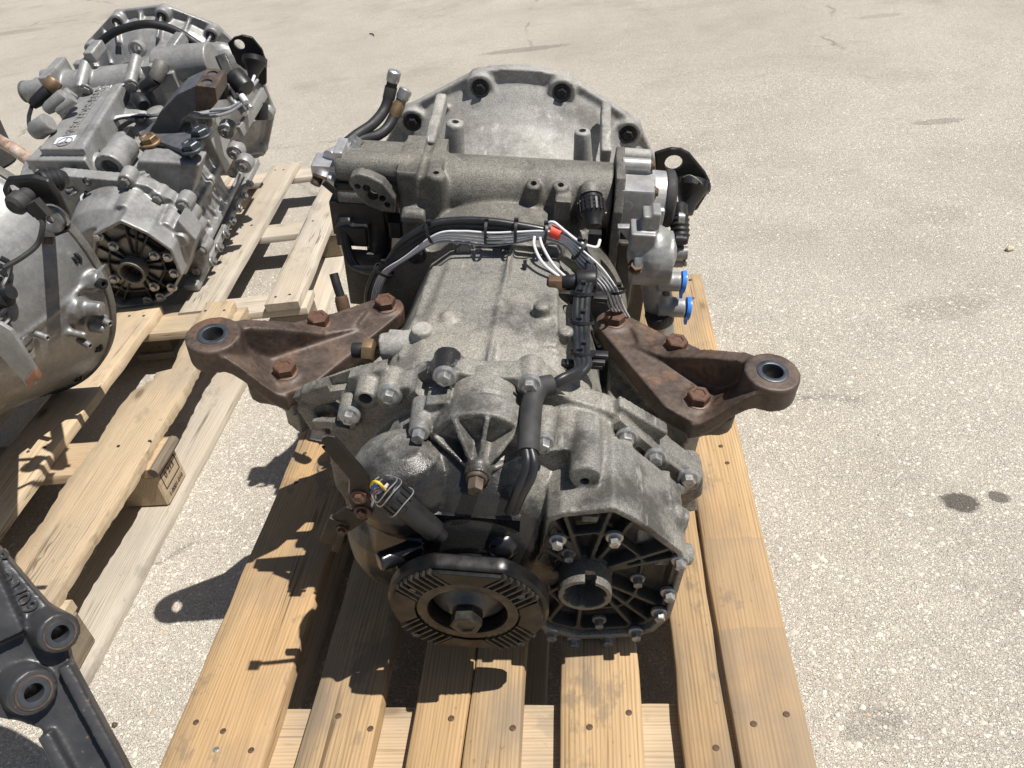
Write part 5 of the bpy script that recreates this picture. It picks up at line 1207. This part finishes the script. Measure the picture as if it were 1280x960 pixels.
# rusty tube and dark wheel edge behind it at the frame border
b = B(); u0, u1 = WZ(-40, 150, .40), WZ(48, 207, .30); b.tube([u0.lerp(u1, t/6)+V((0, 0, .004*math.sin(t*2))) for t in range(7)], .020, 14, 2); b.cyl(u1, u1+V((.0, .0, -.165)), .018, .018, 14); b.cyl(u0, V((u0.x, u0.y, .0)), .018, .018, 14); o = build(b, 'rusty_tube', 'rust_flake')
tag(o, 'rusty bent tube with flaking white paint between drum housing and silver gearbox', 'tube')
c_ = WZ(-62, 140, .25); b = B(); b.lathe(V((c_.x, c_.y, .10)), (0, 0, 1), [(-.10, .10), (-.09, .16), (.14, .165), (.17, .16), (.18, .13), (.18, .05)], 48); o = build(b, 'dark_canister', 'rubber_dusty')
tag(o, 'dark round canister at the left edge behind the rusty flaking tube', 'canister')

#@@DARKARM
# ------------------------------------------------------------------ loose dark grey mounting arm in the left foreground
n0 = V((.42, -.62, .66)).normalized(); p0 = WZ(65, 785, .36)
def WP(px, py, off=0.0):
    d = ray(px, py); return CAM+d*(((p0+n0*off)-CAM).dot(n0)/d.dot(n0))
D = thing('mounting_arm', 'dark grey painted cast arm with two bored eyes standing before the raw pallet', 'bracket')
b = B(); T = -.026
out = [(-60, 640), (-20, 668), (2, 690), (40, 735), (62, 760), (80, 785), (86, 822), (102, 855), (157, 955), (207, 1060), (160, 1090), (118, 1040), (82, 965), (52, 912), (22, 902), (0, 898), (-60, 890)]
b.prism([WP(x, y) for x, y in out], n0*T)
e1c, e2c = WP(63, 786), WP(31, 858)
ax = (n0*.75+RT*.55+UP*-.12).normalized()
for c_, r in ((e1c, .0232), (e2c, .0255)): b.cyl(c_-ax*.05, c_+ax*.030, r*1.08, r, 40)
# side flanges of the leg
for l in (((82, 830), (150, 955), (200, 1060)), ((58, 915), (96, 985), (133, 1060))):
    for i in range(2): b.bar(WP(*l[i], .004), WP(*l[i+1], .004), .014, .032, n0)
b.bar(WP(-40, 700, .012), WP(5, 800, .008), .05, .03, n0)
cu = B()
for c_, r in ((e1c, .0122), (e2c, .0132)): cu.cyl(c_-ax*.10, c_+ax*.06, r*.99, r*.99, 32)
arm = cast(b, 'arm_body', 'paint_grey', D, .0026, 7, cu)
for c_, r in ((e1c, .0122), (e2c, .0132)):
    b = B(); b.ring(c_-ax*.045, ax, r*.78, r*1.30, .0765, 40); build(b, 'bushing', 'steel_blue', D, .001)
    b = B(); b.ring(c_+ax*.0300, ax, r*1.30, r*1.48, .0012, 40); build(b, 'rust_ring', 'rust', D)
tx = (WP(44, 748)-WP(14, 715)).normalized()
obj('cast_number', text_mesh('31/09', .024, .0014, 'cast_number'), 'paint_grey', D, basis(WP(21, 742, .0012), tx, n0.cross(tx)))
obj('cast_number', text_mesh('R', .024, .0014, 'cast_letter'), 'paint_grey', D, basis(WP(1, 697, .0012), tx, n0.cross(tx)))
# foot reaching the concrete below the frame
ft = WP(160, 1075, T/2); b = B(); tip = V((ft.x+.02, ft.y-.02, 0)); b.tube([WP(150, 1010, T/2), ft, (ft+tip)/2+V((.01, 0, 0)), V((tip.x, tip.y, .012))], .03, 12)
b.box((tip.x, tip.y, .008), (.12, .09, .016)); cast(b, 'foot', 'paint_grey', D, .004, 3)
#@@END
